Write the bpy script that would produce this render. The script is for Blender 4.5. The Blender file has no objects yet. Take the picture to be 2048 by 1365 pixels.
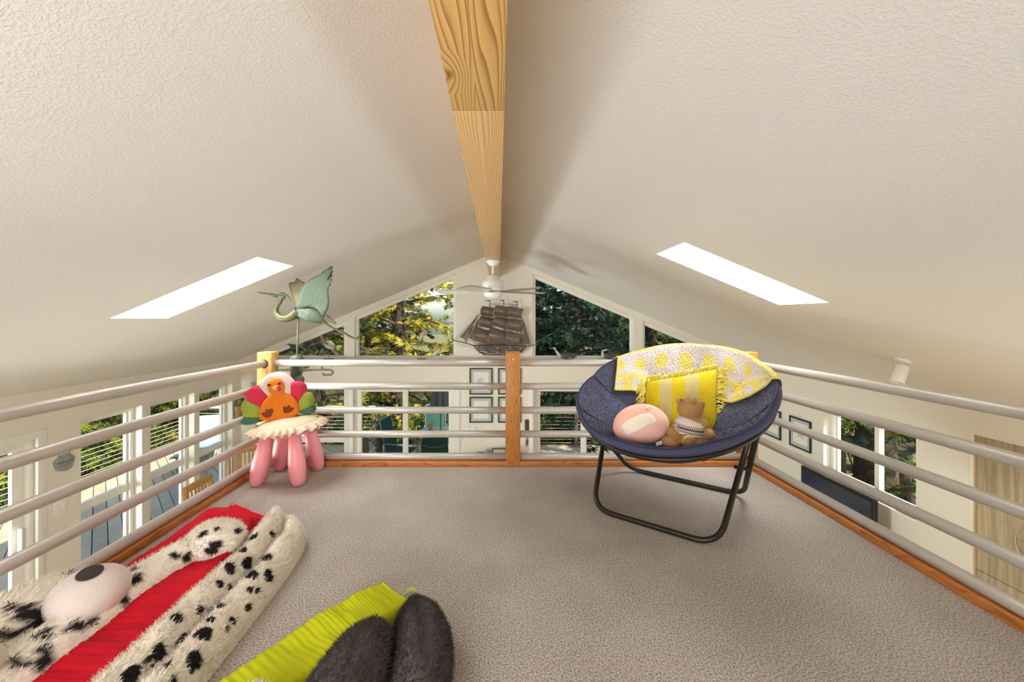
import bpy, bmesh, math, random
import numpy as np
from mathutils import Vector, Matrix, Quaternion, noise
from mathutils.bvhtree import BVHTree

# ------------------------------------------------------------------ camera, world, sun, lights, exposure
SC = bpy.context.scene
COL = SC.collection
CAMZ = 1.25                       # eye height over the loft carpet (z = 0); lower floor is at LZ
LZ = -1.95
DECK = -2.05
FOC, CX, CY = 800.0, 997.0, 637.0
cam_d = bpy.data.cameras.new('camera'); cam = bpy.data.objects.new('camera', cam_d); COL.objects.link(cam)
cam.location = (0, 0, CAMZ); cam.rotation_euler = (math.pi/2, 0, 0)
cam_d.sensor_width = 36.0; cam_d.lens = FOC/2048*36.0
cam_d.shift_x = (1024-CX)/2048; cam_d.shift_y = -(682.5-CY)/2048
cam_d.clip_start = 0.02; cam_d.clip_end = 400
SC.camera = cam
SC.view_settings.view_transform = 'Standard'; SC.view_settings.look = 'None'
SC.view_settings.exposure = 0.18; SC.view_settings.gamma = 1.0
SC.view_settings.use_curve_mapping = False
SC.cycles.max_bounces = 10; SC.cycles.diffuse_bounces = 6; SC.cycles.transparent_max_bounces = 16
SC.cycles.sample_clamp_indirect = 6.0

W = bpy.data.worlds.new('sky'); SC.world = W; W.use_nodes = True
nt = W.node_tree; bg = nt.nodes['Background']
sky = nt.nodes.new('ShaderNodeTexSky'); sky.sky_type = 'NISHITA'; sky.sun_disc = False
sky.sun_elevation = math.radians(38); sky.sun_rotation = math.radians(128); sky.air_density = 1.0; sky.dust_density = 2.2; sky.ozone_density = 1.0
nt.links.new(sky.outputs[0], bg.inputs[0]); bg.inputs[1].default_value = 0.36

def light(name, kind, loc, direction, energy, color, size=None, size_y=None, spread=None, angle=None):
    d = bpy.data.lights.new(name, kind); o = bpy.data.objects.new(name, d); COL.objects.link(o)
    o.location = loc; o.rotation_euler = Vector(direction).to_track_quat('-Z', 'Y').to_euler()
    d.energy = energy; d.color = color
    if kind == 'AREA':
        d.shape = 'RECTANGLE'; d.size = size; d.size_y = size_y or size
        if spread: d.spread = spread
    if angle: d.angle = angle
    return o
SUN_EL = math.radians(40)
light('sun', 'SUN', (20, -20, 30), (-0.79*math.cos(SUN_EL), 0.61*math.cos(SUN_EL), -math.sin(SUN_EL)), 11, (1.0, 0.86, 0.66), angle=0.01)
RX, RZ, SL = -0.07, 2.368, 0.4167           # ridge line and pitch of the roof
XL, XR, YF, YB = -4.45, 4.31, 6.83, -1.3    # inner faces of the four walls
def roof_z(x): return RZ - SL*abs(x-RX)
# daylight falling in: sun-bounced light at the sliding door, the two skylights; plus added fill lamps behind the camera and at right
light('daylight_sliding_door', 'AREA', (-6.3, 1.6, -1.15), (1, 0.12, 0.22), 400, (0.98, 0.985, 1.0), 2.6, 1.9, spread=math.radians(140))
light('added_fill_back', 'AREA', (-1.05, YB+0.03, 1.0), (0.0, 1, -0.05), 74, (0.98, 0.985, 1.0), 1.7, 0.95)  # unseen fill lamp added to light the loft from behind the camera
SKYL = [(-2.76, -1.71, 2.835, 3.335), (1.32, 2.35, 2.84, 3.35)]
for k, (x0, x1, y0, y1) in enumerate(SKYL):
    xm = (x0+x1)/2; s = -1 if xm < RX else 1
    nrm = Vector((s*SL, 0, 1)).normalized()
    lo = light('daylight_skylight', 'AREA', Vector((xm, (y0+y1)/2, roof_z(xm)))+nrm*0.42, -nrm, 32, (0.93, 0.97, 1.0), 1.10, 0.48)
    lo.rotation_euler = Matrix((Vector((nrm.z, 0, -nrm.x)), Vector((0, 1, 0)), nrm)).transposed().to_euler()
light('added_fill_right', 'AREA', (XR+1.0, 0.6, -0.55), (-1, 0.1, 0.12), 110, (0.97, 0.98, 1.0), 2.2, 1.5, spread=math.radians(150))  # unseen fill lamp added to lift the low ceiling edges

# ------------------------------------------------------------------ helpers
R = random.Random(7)
def srgb(r, g, b, a=1.0):
    f = lambda c: (c/255/12.92) if c/255 <= 0.04045 else ((c/255+0.055)/1.055)**2.4
    return (f(r), f(g), f(b), a)
def PX(x, y, Y):                  # photo pixel at a known depth -> place in the room
    return Vector(((x-CX)*Y/FOC, Y, CAMZ-(y-CY)*Y/FOC))
def lerp(a, b, t): return a+(b-a)*t

class MB:
    def __init__(s): s.v = []; s.f = []; s.c = []; s.uv = {}
    def add(s, vs, fs):
        n = len(s.v); s.v += [tuple(v) for v in vs]; s.f += [tuple(i+n for i in f) for f in fs]; return n
    def box(s, x0, x1, y0, y1, z0, z1, M=None):
        vs = [Vector((x, y, z)) for z in (z0, z1) for y in (y0, y1) for x in (x0, x1)]
        if M: vs = [M @ v for v in vs]
        s.add(vs, [(0, 2, 3, 1), (4, 5, 7, 6), (0, 1, 5, 4), (2, 6, 7, 3), (0, 4, 6, 2), (1, 3, 7, 5)])
        return s
    def prism(s, poly, fn, w0, w1):   # poly of (u, v), fn(u, v, w) -> point
        n = len(poly)
        a = [fn(u, v, w0) for u, v in poly]; b = [fn(u, v, w1) for u, v in poly]
        fs = [tuple(range(n))[::-1], tuple(range(n, 2*n))]
        fs += [(i, (i+1) % n, n+(i+1) % n, n+i) for i in range(n)]
        s.add(a+b, fs); return s
    def ring(s, outer, inner, fn, w0, w1):
        n = len(outer)
        vs = [fn(*p, w0) for p in outer]+[fn(*p, w0) for p in inner]+[fn(*p, w1) for p in outer]+[fn(*p, w1) for p in inner]
        fs = []
        for i in range(n):
            j = (i+1) % n
            fs += [(i, j, n+j, n+i), (2*n+i, 3*n+i, 3*n+j, 2*n+j), (i, 2*n+i, 2*n+j, j), (n+i, n+j, 3*n+j, 3*n+i)]
        s.add(vs, fs); return s
    def tube(s, pts, r, seg=10, closed=False, cap=True):
        pts = [Vector(p) for p in pts]; n = len(pts)
        rs = r if isinstance(r, (list, tuple)) else [r]*n
        tang = []
        for i in range(n):
            if closed: t = pts[(i+1) % n]-pts[i-1]
            else: t = pts[min(i+1, n-1)]-pts[max(i-1, 0)]
            tang.append(t.normalized() if t.length > 1e-9 else Vector((0, 0, 1)))
        up = Vector((0, 0, 1)) if abs(tang[0].z) < 0.9 else Vector((1, 0, 0))
        nrm = (up-tang[0]*up.dot(tang[0])).normalized()
        base = len(s.v)
        for i in range(n):
            if i: nrm = (nrm-tang[i]*nrm.dot(tang[i])).normalized()
            b = tang[i].cross(nrm)
            for k in range(seg):
                a = 2*math.pi*k/seg
                rr = rs[i]; ra, rb = rr if isinstance(rr, tuple) else (rr, rr)
                s.v.append(tuple(pts[i]+nrm*math.cos(a)*ra+b*math.sin(a)*rb))
        m = n if closed else n-1
        for i in range(m):
            j = (i+1) % n
            for k in range(seg):
                l = (k+1) % seg
                s.f.append((base+i*seg+k, base+i*seg+l, base+j*seg+l, base+j*seg+k))
        if cap and not closed:
            s.f.append(tuple(base+k for k in range(seg))[::-1]); s.f.append(tuple(base+(n-1)*seg+k for k in range(seg)))
        return s
    def lathe(s, prof, seg=24, M=None):   # prof of (r, z)
        base = len(s.v)
        for r, z in prof:
            for k in range(seg):
                a = 2*math.pi*k/seg; p = Vector((r*math.cos(a), r*math.sin(a), z)); s.v.append(tuple(M @ p if M else p))
        for i in range(len(prof)-1):
            for k in range(seg):
                l = (k+1) % seg; s.f.append((base+i*seg+k, base+i*seg+l, base+(i+1)*seg+l, base+(i+1)*seg+k))
        s.f.append(tuple(base+k for k in range(seg))[::-1]); n = base+(len(prof)-1)*seg; s.f.append(tuple(n+k for k in range(seg)))
        return s
    def grid(s, fn, nu, nv, closed_u=False, uv=None):
        base = len(s.v); U = nu if closed_u else nu+1
        for j in range(nv+1):
            for i in range(U):
                p = fn(i/nu, j/nv); s.v.append(tuple(p))
                if uv: s.uv[base+j*U+i] = uv(i/nu, j/nv)
        for j in range(nv):
            for i in range(nu):
                k = (i+1) % U
                s.f.append((base+j*U+i, base+j*U+k, base+(j+1)*U+k, base+(j+1)*U+i))
        return s
    def blob(s, c, r, M=None, seg=20, rings=12, fn=None):   # ellipsoid, radii r; fn(unit) -> scale
        base = len(s.v); c = Vector(c)
        for j in range(rings+1):
            th = math.pi*j/rings
            for i in range(seg):
                ph = 2*math.pi*i/seg; u = Vector((math.sin(th)*math.cos(ph), math.sin(th)*math.sin(ph), math.cos(th)))
                q = Vector((u.x*r[0], u.y*r[1], u.z*r[2]))*(fn(u) if fn else 1.0)
                if M: q = M @ q
                s.v.append(tuple(c+q))
        for j in range(rings):
            for i in range(seg):
                k = (i+1) % seg; s.f.append((base+j*seg+i, base+(j+1)*seg+i, base+(j+1)*seg+k, base+j*seg+k))
        return s
    def tri(s, a, b, c, col=None):
        n = len(s.v); s.v += [tuple(a), tuple(b), tuple(c)]; s.f.append((n, n+1, n+2))
        if col: s.c += [col]*3
    def build(s, name, mat, parent=None, smooth=False, bevel=0, local=None, seg=2):
        me = bpy.data.meshes.new(name)
        vs = s.v
        if local is not None:
            Mi = local.inverted(); vs = [tuple(Mi @ Vector(v)) for v in vs]
        me.from_pydata(vs, [], s.f); me.update()
        if s.c:
            ca = me.color_attributes.new('Col', 'FLOAT_COLOR', 'POINT')
            ca.data.foreach_set('color', np.array(s.c, dtype=np.float32).ravel())
        if s.uv:
            ul = me.uv_layers.new(name='UVMap'); li = np.zeros(len(me.loops), dtype=np.int32); me.loops.foreach_get('vertex_index', li)
            arr = np.array([s.uv.get(int(i), (0, 0)) for i in li], dtype=np.float32); ul.data.foreach_set('uv', arr.ravel())
        bm = bmesh.new(); bm.from_mesh(me)
        bmesh.ops.recalc_face_normals(bm, faces=bm.faces) if len(bm.faces) < 60000 and not s.c else None
        bm.to_mesh(me); bm.free()
        if smooth: me.polygons.foreach_set('use_smooth', [True]*len(me.polygons))
        if mat: me.materials.append(mat)
        o = bpy.data.objects.new(name, me); COL.objects.link(o)
        if local is not None: o.matrix_basis = local if parent is None else Matrix()
        if parent is not None: o.parent = parent
        if bevel:
            m = o.modifiers.new('bevel', 'BEVEL'); m.width = bevel; m.segments = seg; m.limit_method = 'ANGLE'; m.angle_limit = math.radians(40)
            me.polygons.foreach_set('use_smooth', [True]*len(me.polygons))
        return o
    def bvh(s): return BVHTree.FromPolygons([Vector(v) for v in s.v], s.f)

def thing(name, label, cat, loc=(0, 0, 0), rz=0, group=None, kind=None):
    o = bpy.data.objects.new(name, None); COL.objects.link(o); o.empty_display_size = 0.05
    o.location = loc; o.rotation_euler = (0, 0, rz)
    return tag(o, label, cat, group, kind)
def tag(o, label=None, cat=None, group=None, kind=None):
    if label: o['label'] = label
    if cat: o['category'] = cat
    if group: o['group'] = group
    if kind: o['kind'] = kind
    return o
def part(mb, name, mat, parent, smooth=False, bevel=0, seg=2):
    """mesh given in world coordinates, parented to a thing (and kept where it is)"""
    r = parent; chain = []
    while r is not None: chain.append(r); r = r.parent
    M = Matrix()
    for p in reversed(chain): M = M @ p.matrix_basis
    Mi = M.inverted()
    mb.v = [tuple(Mi @ Vector(v)) for v in mb.v]
    return mb.build(name, mat, parent, smooth, bevel, seg=seg)
def copy_tree(o, parent=None):
    c = o.copy(); COL.objects.link(c); c.parent = parent
    for ch in o.children: copy_tree(ch, c)
    return c
def inset(poly, d):
    n = len(poly); out = []
    area = sum(poly[i][0]*poly[(i+1) % n][1]-poly[(i+1) % n][0]*poly[i][1] for i in range(n))
    sg = 1 if area > 0 else -1
    for i in range(n):
        a, b, c = Vector(poly[i-1]), Vector(poly[i]), Vector(poly[(i+1) % n])
        e1, e2 = (b-a).normalized(), (c-b).normalized()
        n1, n2 = Vector((-e1.y, e1.x))*sg, Vector((-e2.y, e2.x))*sg
        k = 1+n1.dot(n2); m = (n1+n2)/max(k, 0.15)
        p = b+m*d; out.append((p.x, p.y))
    return out
def smooth_path(pts, n=8):
    pts = [Vector(p) for p in pts]; P = [pts[0]*2-pts[1]]+pts+[pts[-1]*2-pts[-2]]; out = []
    for i in range(1, len(P)-2):
        p0, p1, p2, p3 = P[i-1], P[i], P[i+1], P[i+2]
        for k in range(n):
            t = k/n
            out.append(0.5*((2*p1)+(p2-p0)*t+(2*p0-5*p1+4*p2-p3)*t*t+(3*p1-p0-3*p2+p3)*t**3))
    out.append(pts[-1]); return out
def fillet(pts, rad, n=6):
    pts = [Vector(p) for p in pts]; out = [pts[0]]
    for i in range(1, len(pts)-1):
        a, b, c = pts[i-1], pts[i], pts[i+1]
        d1, d2 = (a-b), (c-b); r = min(rad, d1.length*0.49, d2.length*0.49)
        p, q = b+d1.normalized()*r, b+d2.normalized()*r
        for k in range(n+1):
            t = k/n; out.append((1-t)**2*p+2*t*(1-t)*b+t*t*q)
    out.append(pts[-1]); return out

# ------------------------------------------------------------------ materials
def new_mat(name):
    m = bpy.data.materials.new(name); m.use_nodes = True
    return m, m.node_tree, m.node_tree.nodes['Principled BSDF']
def N(nt, t, **kw):
    n = nt.nodes.new(t)
    for k, v in kw.items():
        if k in n.inputs: n.inputs[k].default_value = v
        else: setattr(n, k, v)
    return n
def mat(name, col, rough=0.6, metal=0.0, var=0.0, vscale=8.0, bump=0.0, bscale=60.0, spec=0.4, stretch=None, col2=None, detail=4.0, sheen=0.0, coord='Object', bdist=0.01):
    m, nt, b = new_mat(name); L = nt.links
    b.inputs['Roughness'].default_value = rough; b.inputs['Metallic'].default_value = metal
    b.inputs['Specular IOR Level'].default_value = spec; b.inputs['Base Color'].default_value = col
    if sheen: b.inputs['Sheen Weight'].default_value = sheen; b.inputs['Sheen Roughness'].default_value = 0.5
    tc = N(nt, 'ShaderNodeTexCoord'); mp = N(nt, 'ShaderNodeMapping')
    if stretch: mp.inputs['Scale'].default_value = stretch
    L.new(tc.outputs[coord], mp.inputs[0])
    if var or col2:
        nz = N(nt, 'ShaderNodeTexNoise', Scale=vscale, Detail=detail); L.new(mp.outputs[0], nz.inputs['Vector'])
        mx = N(nt, 'ShaderNodeMix', data_type='RGBA')
        c2 = col2 or tuple(max(0, c*(1-var)) for c in col[:3])+(1,)
        cr = N(nt, 'ShaderNodeMapRange'); cr.inputs[1].default_value = 0.32; cr.inputs[2].default_value = 0.68
        L.new(nz.outputs[0], cr.inputs[0]); L.new(cr.outputs[0], mx.inputs[0])
        mx.inputs[6].default_value = col; mx.inputs[7].default_value = c2; L.new(mx.outputs[2], b.inputs['Base Color'])
    if bump:
        nb = N(nt, 'ShaderNodeTexNoise', Scale=bscale, Detail=3.0); L.new(mp.outputs[0], nb.inputs['Vector'])
        bp = N(nt, 'ShaderNodeBump', Strength=bump, Distance=bdist); L.new(nb.outputs[0], bp.inputs['Height']); L.new(bp.outputs[0], b.inputs['Normal'])
    return m
def attr_mat(name, rough=0.9, trans=0.0, sheen=0.0, spec=0.2):
    m, nt, b = new_mat(name); a = N(nt, 'ShaderNodeVertexColor', layer_name='Col'); nt.links.new(a.outputs[0], b.inputs['Base Color'])
    b.inputs['Roughness'].default_value = rough; b.inputs['Specular IOR Level'].default_value = spec
    if sheen: b.inputs['Sheen Weight'].default_value = sheen
    if trans:
        t = N(nt, 'ShaderNodeBsdfTranslucent'); nt.links.new(a.outputs[0], t.inputs[0]); mx = N(nt, 'ShaderNodeMixShader', Fac=trans)
        nt.links.new(b.outputs[0], mx.inputs[1]); nt.links.new(t.outputs[0], mx.inputs[2]); nt.links.new(mx.outputs[0], nt.nodes['Material Output'].inputs[0])
    return m
def wood(name, c1, c2, scale=6.0, axis='Y', ring=14.0, rough=0.45, knots=True):
    """straight plank grain running along axis, with cathedral swirls and a few knots"""
    m, nt, b = new_mat(name); L = nt.links
    tc = N(nt, 'ShaderNodeTexCoord'); mp = N(nt, 'ShaderNodeMapping')
    st = {'X': (0.12, 1, 1), 'Y': (1, 0.12, 1), 'Z': (1, 1, 0.12)}[axis]
    mp.inputs['Scale'].default_value = tuple(scale*s for s in st); L.new(tc.outputs['Object'], mp.inputs[0])
    nz = N(nt, 'ShaderNodeTexNoise', Scale=1.1, Detail=2.0, Distortion=0.4); L.new(mp.outputs[0], nz.inputs['Vector'])
    mul = N(nt, 'ShaderNodeMath', operation='MULTIPLY'); mul.inputs[1].default_value = ring; L.new(nz.outputs[0], mul.inputs[0])
    fr = N(nt, 'ShaderNodeMath', operation='FRACT'); L.new(mul.outputs[0], fr.inputs[0])
    cr = N(nt, 'ShaderNodeValToRGB'); e = cr.color_ramp.elements
    e[0].position = 0.0; e[0].color = (0.1, 0.1, 0.1, 1); e[1].position = 0.75; e[1].color = (0.35, 0.35, 0.35, 1)
    x = cr.color_ramp.elements.new(0.92); x.color = (1, 1, 1, 1); y = cr.color_ramp.elements.new(1.0); y.color = (0.1, 0.1, 0.1, 1)
    L.new(fr.outputs[0], cr.inputs[0])
    fine = N(nt, 'ShaderNodeTexNoise', Scale=14.0, Detail=6.0); L.new(mp.outputs[0], fine.inputs['Vector'])
    ad = N(nt, 'ShaderNodeMath', operation='MULTIPLY_ADD'); L.new(fine.outputs[0], ad.inputs[0]); ad.inputs[1].default_value = 0.35; L.new(cr.outputs[0], ad.inputs[2])
    sb = N(nt, 'ShaderNodeMath', operation='SUBTRACT'); L.new(ad.outputs[0], sb.inputs[0]); sb.inputs[1].default_value = 0.15; sb.use_clamp = True
    mx = N(nt, 'ShaderNodeMix', data_type='RGBA'); mx.inputs[6].default_value = c1; mx.inputs[7].default_value = c2; L.new(sb.outputs[0], mx.inputs[0])
    L.new(mx.outputs[2], b.inputs['Base Color']); b.inputs['Roughness'].default_value = rough
    bp = N(nt, 'ShaderNodeBump', Strength=0.12, Distance=0.003); L.new(sb.outputs[0], bp.inputs['Height']); L.new(bp.outputs[0], b.inputs['Normal'])
    return m

def ceiling_mat(name, col, strength, rough=0.6):
    m, nt, b = new_mat(name); L = nt.links
    b.inputs['Base Color'].default_value = col; b.inputs['Roughness'].default_value = rough; b.inputs['Specular IOR Level'].default_value = 0.35
    tc = N(nt, 'ShaderNodeTexCoord')
    n1 = N(nt, 'ShaderNodeTexNoise', Scale=95.0, Detail=3.0, Roughness=0.6); L.new(tc.outputs['Object'], n1.inputs['Vector'])
    cr = N(nt, 'ShaderNodeMapRange'); cr.inputs[1].default_value = 0.46; cr.inputs[2].default_value = 0.6; L.new(n1.outputs[0], cr.inputs[0])
    bp = N(nt, 'ShaderNodeBump', Strength=strength, Distance=0.004); L.new(cr.outputs[0], bp.inputs['Height']); L.new(bp.outputs[0], b.inputs['Normal'])
    return m
def glass_mat(name, tint=(0.93, 0.97, 0.95, 1), refl=1.0):
    m, nt, b = new_mat(name); L = nt.links; nt.nodes.remove(b)
    t = N(nt, 'ShaderNodeBsdfTransparent'); t.inputs[0].default_value = tint
    g = N(nt, 'ShaderNodeBsdfGlossy'); g.inputs['Roughness'].default_value = 0.02; g.inputs[0].default_value = (1, 1, 1, 1)
    fr = N(nt, 'ShaderNodeLayerWeight'); pw = N(nt, 'ShaderNodeMath', operation='POWER'); pw.inputs[1].default_value = 5.0; L.new(fr.outputs['Facing'], pw.inputs[0])
    ml = N(nt, 'ShaderNodeMath', operation='MULTIPLY_ADD'); ml.inputs[1].default_value = 0.6; ml.inputs[2].default_value = 0.004; L.new(pw.outputs[0], ml.inputs[0])
    mx = N(nt, 'ShaderNodeMixShader'); L.new(ml.outputs[0], mx.inputs[0]); L.new(t.outputs[0], mx.inputs[1]); L.new(g.outputs[0], mx.inputs[2])
    L.new(mx.outputs[0], nt.nodes['Material Output'].inputs[0]); return m

M_CEIL = ceiling_mat('ceiling_paint', srgb(228, 225, 221), 0.3)
M_WALL = ceiling_mat('wall_paint', srgb(231, 225, 212), 0.12, 0.7)
M_TRIM = mat('white_trim', srgb(238, 235, 228), rough=0.4, var=0.03, vscale=3)
M_GLASS = glass_mat('window_glass')
M_FIR = wood('orange_fir', srgb(196, 130, 62), srgb(156, 94, 38), 9, 'Z', 12)
M_FIRX = wood('orange_fir_x', srgb(196, 124, 56), srgb(150, 84, 32), 9, 'X', 12)
M_FIRY = wood('orange_fir_y', srgb(196, 124, 56), srgb(150, 84, 32), 9, 'Y', 12)
M_PALEFIR = wood('pale_fir', srgb(226, 180, 108), srgb(178, 122, 56), 9, 'Z', 12)
M_ALU = mat('satin_aluminium', srgb(206, 200, 191), rough=0.4, metal=0.3, var=0.05, vscale=5, spec=0.5)
M_WHITE = mat('white_enamel', srgb(240, 239, 235), rough=0.35)
M_BLACK = mat('black_plastic', srgb(28, 28, 30), rough=0.4)
M_DARK = mat('dark_metal', srgb(62, 54, 48), rough=0.38, metal=0.6, var=0.2, vscale=20)
def carpet_mat():
    m, nt, b = new_mat('carpet_pile'); L = nt.links
    tc = N(nt, 'ShaderNodeTexCoord')
    n1 = N(nt, 'ShaderNodeTexNoise', Scale=150.0, Detail=3.0, Roughness=0.7); L.new(tc.outputs['Object'], n1.inputs['Vector'])
    n2 = N(nt, 'ShaderNodeTexNoise', Scale=2.2, Detail=3.0); L.new(tc.outputs['Object'], n2.inputs['Vector'])
    cr = N(nt, 'ShaderNodeValToRGB'); e = cr.color_ramp.elements
    e[0].position = 0.36; e[0].color = srgb(126, 114, 104); e[1].position = 0.62; e[1].color = srgb(216, 206, 195); L.new(n1.outputs[0], cr.inputs[0])
    mx = N(nt, 'ShaderNodeMix', data_type='RGBA', blend_type='MULTIPLY'); L.new(cr.outputs[0], mx.inputs[6])
    c2 = N(nt, 'ShaderNodeValToRGB'); c2.color_ramp.elements[0].position = 0.35; c2.color_ramp.elements[0].color = (0.86, 0.85, 0.84, 1); c2.color_ramp.elements[1].position = 0.65; c2.color_ramp.elements[1].color = (1, 1, 1, 1)
    L.new(n2.outputs[0], c2.inputs[0]); L.new(c2.outputs[0], mx.inputs[7]); mx.inputs[0].default_value = 1.0
    L.new(mx.outputs[2], b.inputs['Base Color']); b.inputs['Roughness'].default_value = 0.95; b.inputs['Specular IOR Level'].default_value = 0.1
    bp = N(nt, 'ShaderNodeBump', Strength=0.9, Distance=0.008); L.new(n1.outputs[0], bp.inputs['Height']); L.new(bp.outputs[0], b.inputs['Normal'])
    return m
M_CARPET = carpet_mat()

# ------------------------------------------------------------------ the setting
def strips(u0, u1, openings, bot, top, fn, w0, w1, extra=()):
    """wall with openings: vertical strips; openings are (a, b, zb_a, zb_b, zt_a, zt_b)"""
    mb = MB(); br = sorted(set([u0, u1]+[o[0] for o in openings]+[o[1] for o in openings]+list(extra)))
    for a, b in zip(br[:-1], br[1:]):
        ops = []
        for o in openings:
            if o[0] <= a+1e-6 and o[1] >= b-1e-6:
                g = lambda z0, z1, u: lerp(z0, z1, (u-o[0])/(o[1]-o[0]))
                ops.append((g(o[2], o[3], a), g(o[2], o[3], b), g(o[4], o[5], a), g(o[4], o[5], b)))
        ops.sort(); lo = (bot(a), bot(b))
        for q in ops+[(top(a), top(b), None, None)]:
            if q[0] > lo[0]+1e-4 or q[1] > lo[1]+1e-4:
                mb.prism([(a, lo[0]), (b, lo[1]), (b, q[1]), (a, q[0])], fn, w0, w1)
            lo = (q[2], q[3])
    return mb
def struct(mb, name, m, **k): return tag(mb.build(name, m, **k), kind='structure')

fn_left = lambda u, v, w: Vector((XL-w, u, v))
fn_right = lambda u, v, w: Vector((XR+w, u, v))
fn_far = lambda u, v, w: Vector((u, YF+w, v))
fn_back = lambda u, v, w: Vector((u, YB-w, v))
C = CAMZ
# left wall: sliding door and three tall windows
LW = [(4.263, 4.993), (5.115, 5.851), (5.953, 6.69)]
TL, BL = C-1.09, C-2.98
ops_l = [(1.75, 3.86, LZ+0.02, LZ+0.02, C-1.15, C-1.15)]+[(a, b, BL, BL, TL, TL) for a, b in LW]
struct(strips(YB-0.2, YF+0.2, ops_l, lambda u: LZ-0.15, lambda u: roof_z(XL)+0.03, fn_left, 0, 0.2), 'wall_left', M_WALL)
# right wall: window and the tall door leaf beyond it
RW = (4.13, 5.305, C-2.08, C-1.21)
ops_r = [(RW[0], RW[1], RW[2], RW[2], RW[3], RW[3]), (2.62, 3.66, LZ+0.02, LZ+0.02, C-1.04, C-1.04), (-0.5, 1.7, LZ+0.55, LZ+0.55, 0.2, 0.2)]  # last opening is invented, out of view, to let the right fill in
struct(strips(YB-0.2, YF+0.2, ops_r, lambda u: LZ-0.15, lambda u: roof_z(XR)+0.03, fn_right, 0, 0.2), 'wall_right', M_WALL)
# far gable wall
G2 = [(-2.403, C-0.644), (-0.777, C-0.644), (-0.777, C+0.675), (-2.403, C-0.017)]
G1 = [(-3.80, C-0.64), (-2.66, C-0.64), (-2.66, C-0.125), (-3.80, C-0.598)]
mir = lambda p: [(2*RX-u, v) for u, v in p][::-1]
G3, G4 = mir(G2), mir(G1)
FR = 0.055
ops_f = []
for g in (G1, G2, G3, G4):
    o = inset(g, -FR); us = sorted(p[0] for p in o); u0, u1 = us[0], us[-1]
    lo0 = min(p[1] for p in o if abs(p[0]-u0) < 0.02); hi0 = max(p[1] for p in o if abs(p[0]-u0) < 0.02)
    lo1 = min(p[1] for p in o if abs(p[0]-u1) < 0.02); hi1 = max(p[1] for p in o if abs(p[0]-u1) < 0.02)
    ops_f.append((u0, u1, lo0, lo1, hi0, hi1))
SD = [(-2.485, -0.726), (2*RX+0.726, 2*RX+2.485)]
TF = C-1.16
ops_f += [(a, b, LZ+0.02, LZ+0.02, TF, TF) for a, b in SD]
WE = (-3.92, -2.60, C-2.95, TF); ops_f.append((WE[0], WE[1], WE[2], WE[2], WE[3], WE[3]))
ops_f.append((2*RX-WE[1], 2*RX-WE[0], WE[2], WE[2], WE[3], WE[3]))
# split the strips so that upper and lower openings may overlap in width
cuts = sorted(set([o[0] for o in ops_f]+[o[1] for o in ops_f]+[RX]))
struct(strips(XL-0.2, XR+0.2, ops_f, lambda u: LZ-0.15, lambda u: roof_z(u)+0.03, fn_far, 0, 0.17, cuts), 'wall_far', M_WALL)
BW = (-1.95, -0.15, 0.5, 1.46)  # invented opening in the back wall, made for the fill lamp
struct(strips(XL-0.2, XR+0.2, [(BW[0], BW[1], BW[2], BW[2], 1.46, 1.46)], lambda u: LZ-0.15, lambda u: roof_z(u)+0.03, fn_back, 0, 0.17, [RX]), 'wall_back', M_WALL)
# ceiling: two slopes with skylight wells
mb = MB()
def slab(x0, x1, y0, y1, t=0.16):
    vs = [(x0, y0, roof_z(x0)), (x1, y0, roof_z(x1)), (x1, y1, roof_z(x1)), (x0, y1, roof_z(x0))]
    mb.add(vs+[(x, y, z+t) for x, y, z in vs], [(0, 1, 2, 3), (4, 7, 6, 5), (0, 4, 5, 1), (1, 5, 6, 2), (2, 6, 7, 3), (3, 7, 4, 0)])
YA, YZ = YB-0.4, YF+0.55
for k, (x0, x1, y0, y1) in enumerate(SKYL):
    if k == 0: slab(XL-0.4, x0, YA, YZ); slab(x1, RX, YA, YZ)
    else: slab(RX, x0, YA, YZ); slab(x1, XR+0.4, YA, YZ)
    slab(x0, x1, YA, y0); slab(x0, x1, y1, YZ)
ceil_o = struct(mb, 'ceiling', M_CEIL)
for k, (x0, x1, y0, y1) in enumerate(SKYL):
    sgn = -1 if x1 < RX else 1; up = Vector((sgn*SL, 0, 1)).normalized(); mb = MB()
    cor = [Vector((x, y, roof_z(x)+0.002)) for x, y in ((x0+.003, y0+.003), (x1-.003, y0+.003), (x1-.003, y1-.003), (x0+.003, y1-.003))]
    cm = sum(cor, Vector())/4
    for i in range(4):
        a, b = cor[i], cor[(i+1) % 4]; out = ((a+b)/2-cm).normalized()*0.03
        mb.add([a, b, b+up*0.46, a+up*0.46, a+out, b+out, b+out+up*0.46, a+out+up*0.46], [(0, 1, 2, 3), (5, 4, 7, 6), (0, 4, 5, 1), (3, 2, 6, 7), (0, 3, 7, 4), (1, 5, 6, 2)])
    part(mb, 'skylight_well', M_TRIM, ceil_o)
    mb = MB(); mb.add([c+up*0.46 for c in cor]+[c+up*0.49 for c in cor], [(0, 1, 2, 3), (4, 7, 6, 5), (0, 4, 5, 1), (1, 5, 6, 2), (2, 6, 7, 3), (3, 7, 4, 0)])
    part(mb, 'skylight_pane', mat('frosted_acrylic', srgb(245, 247, 250), rough=0.5), ceil_o)
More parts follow.
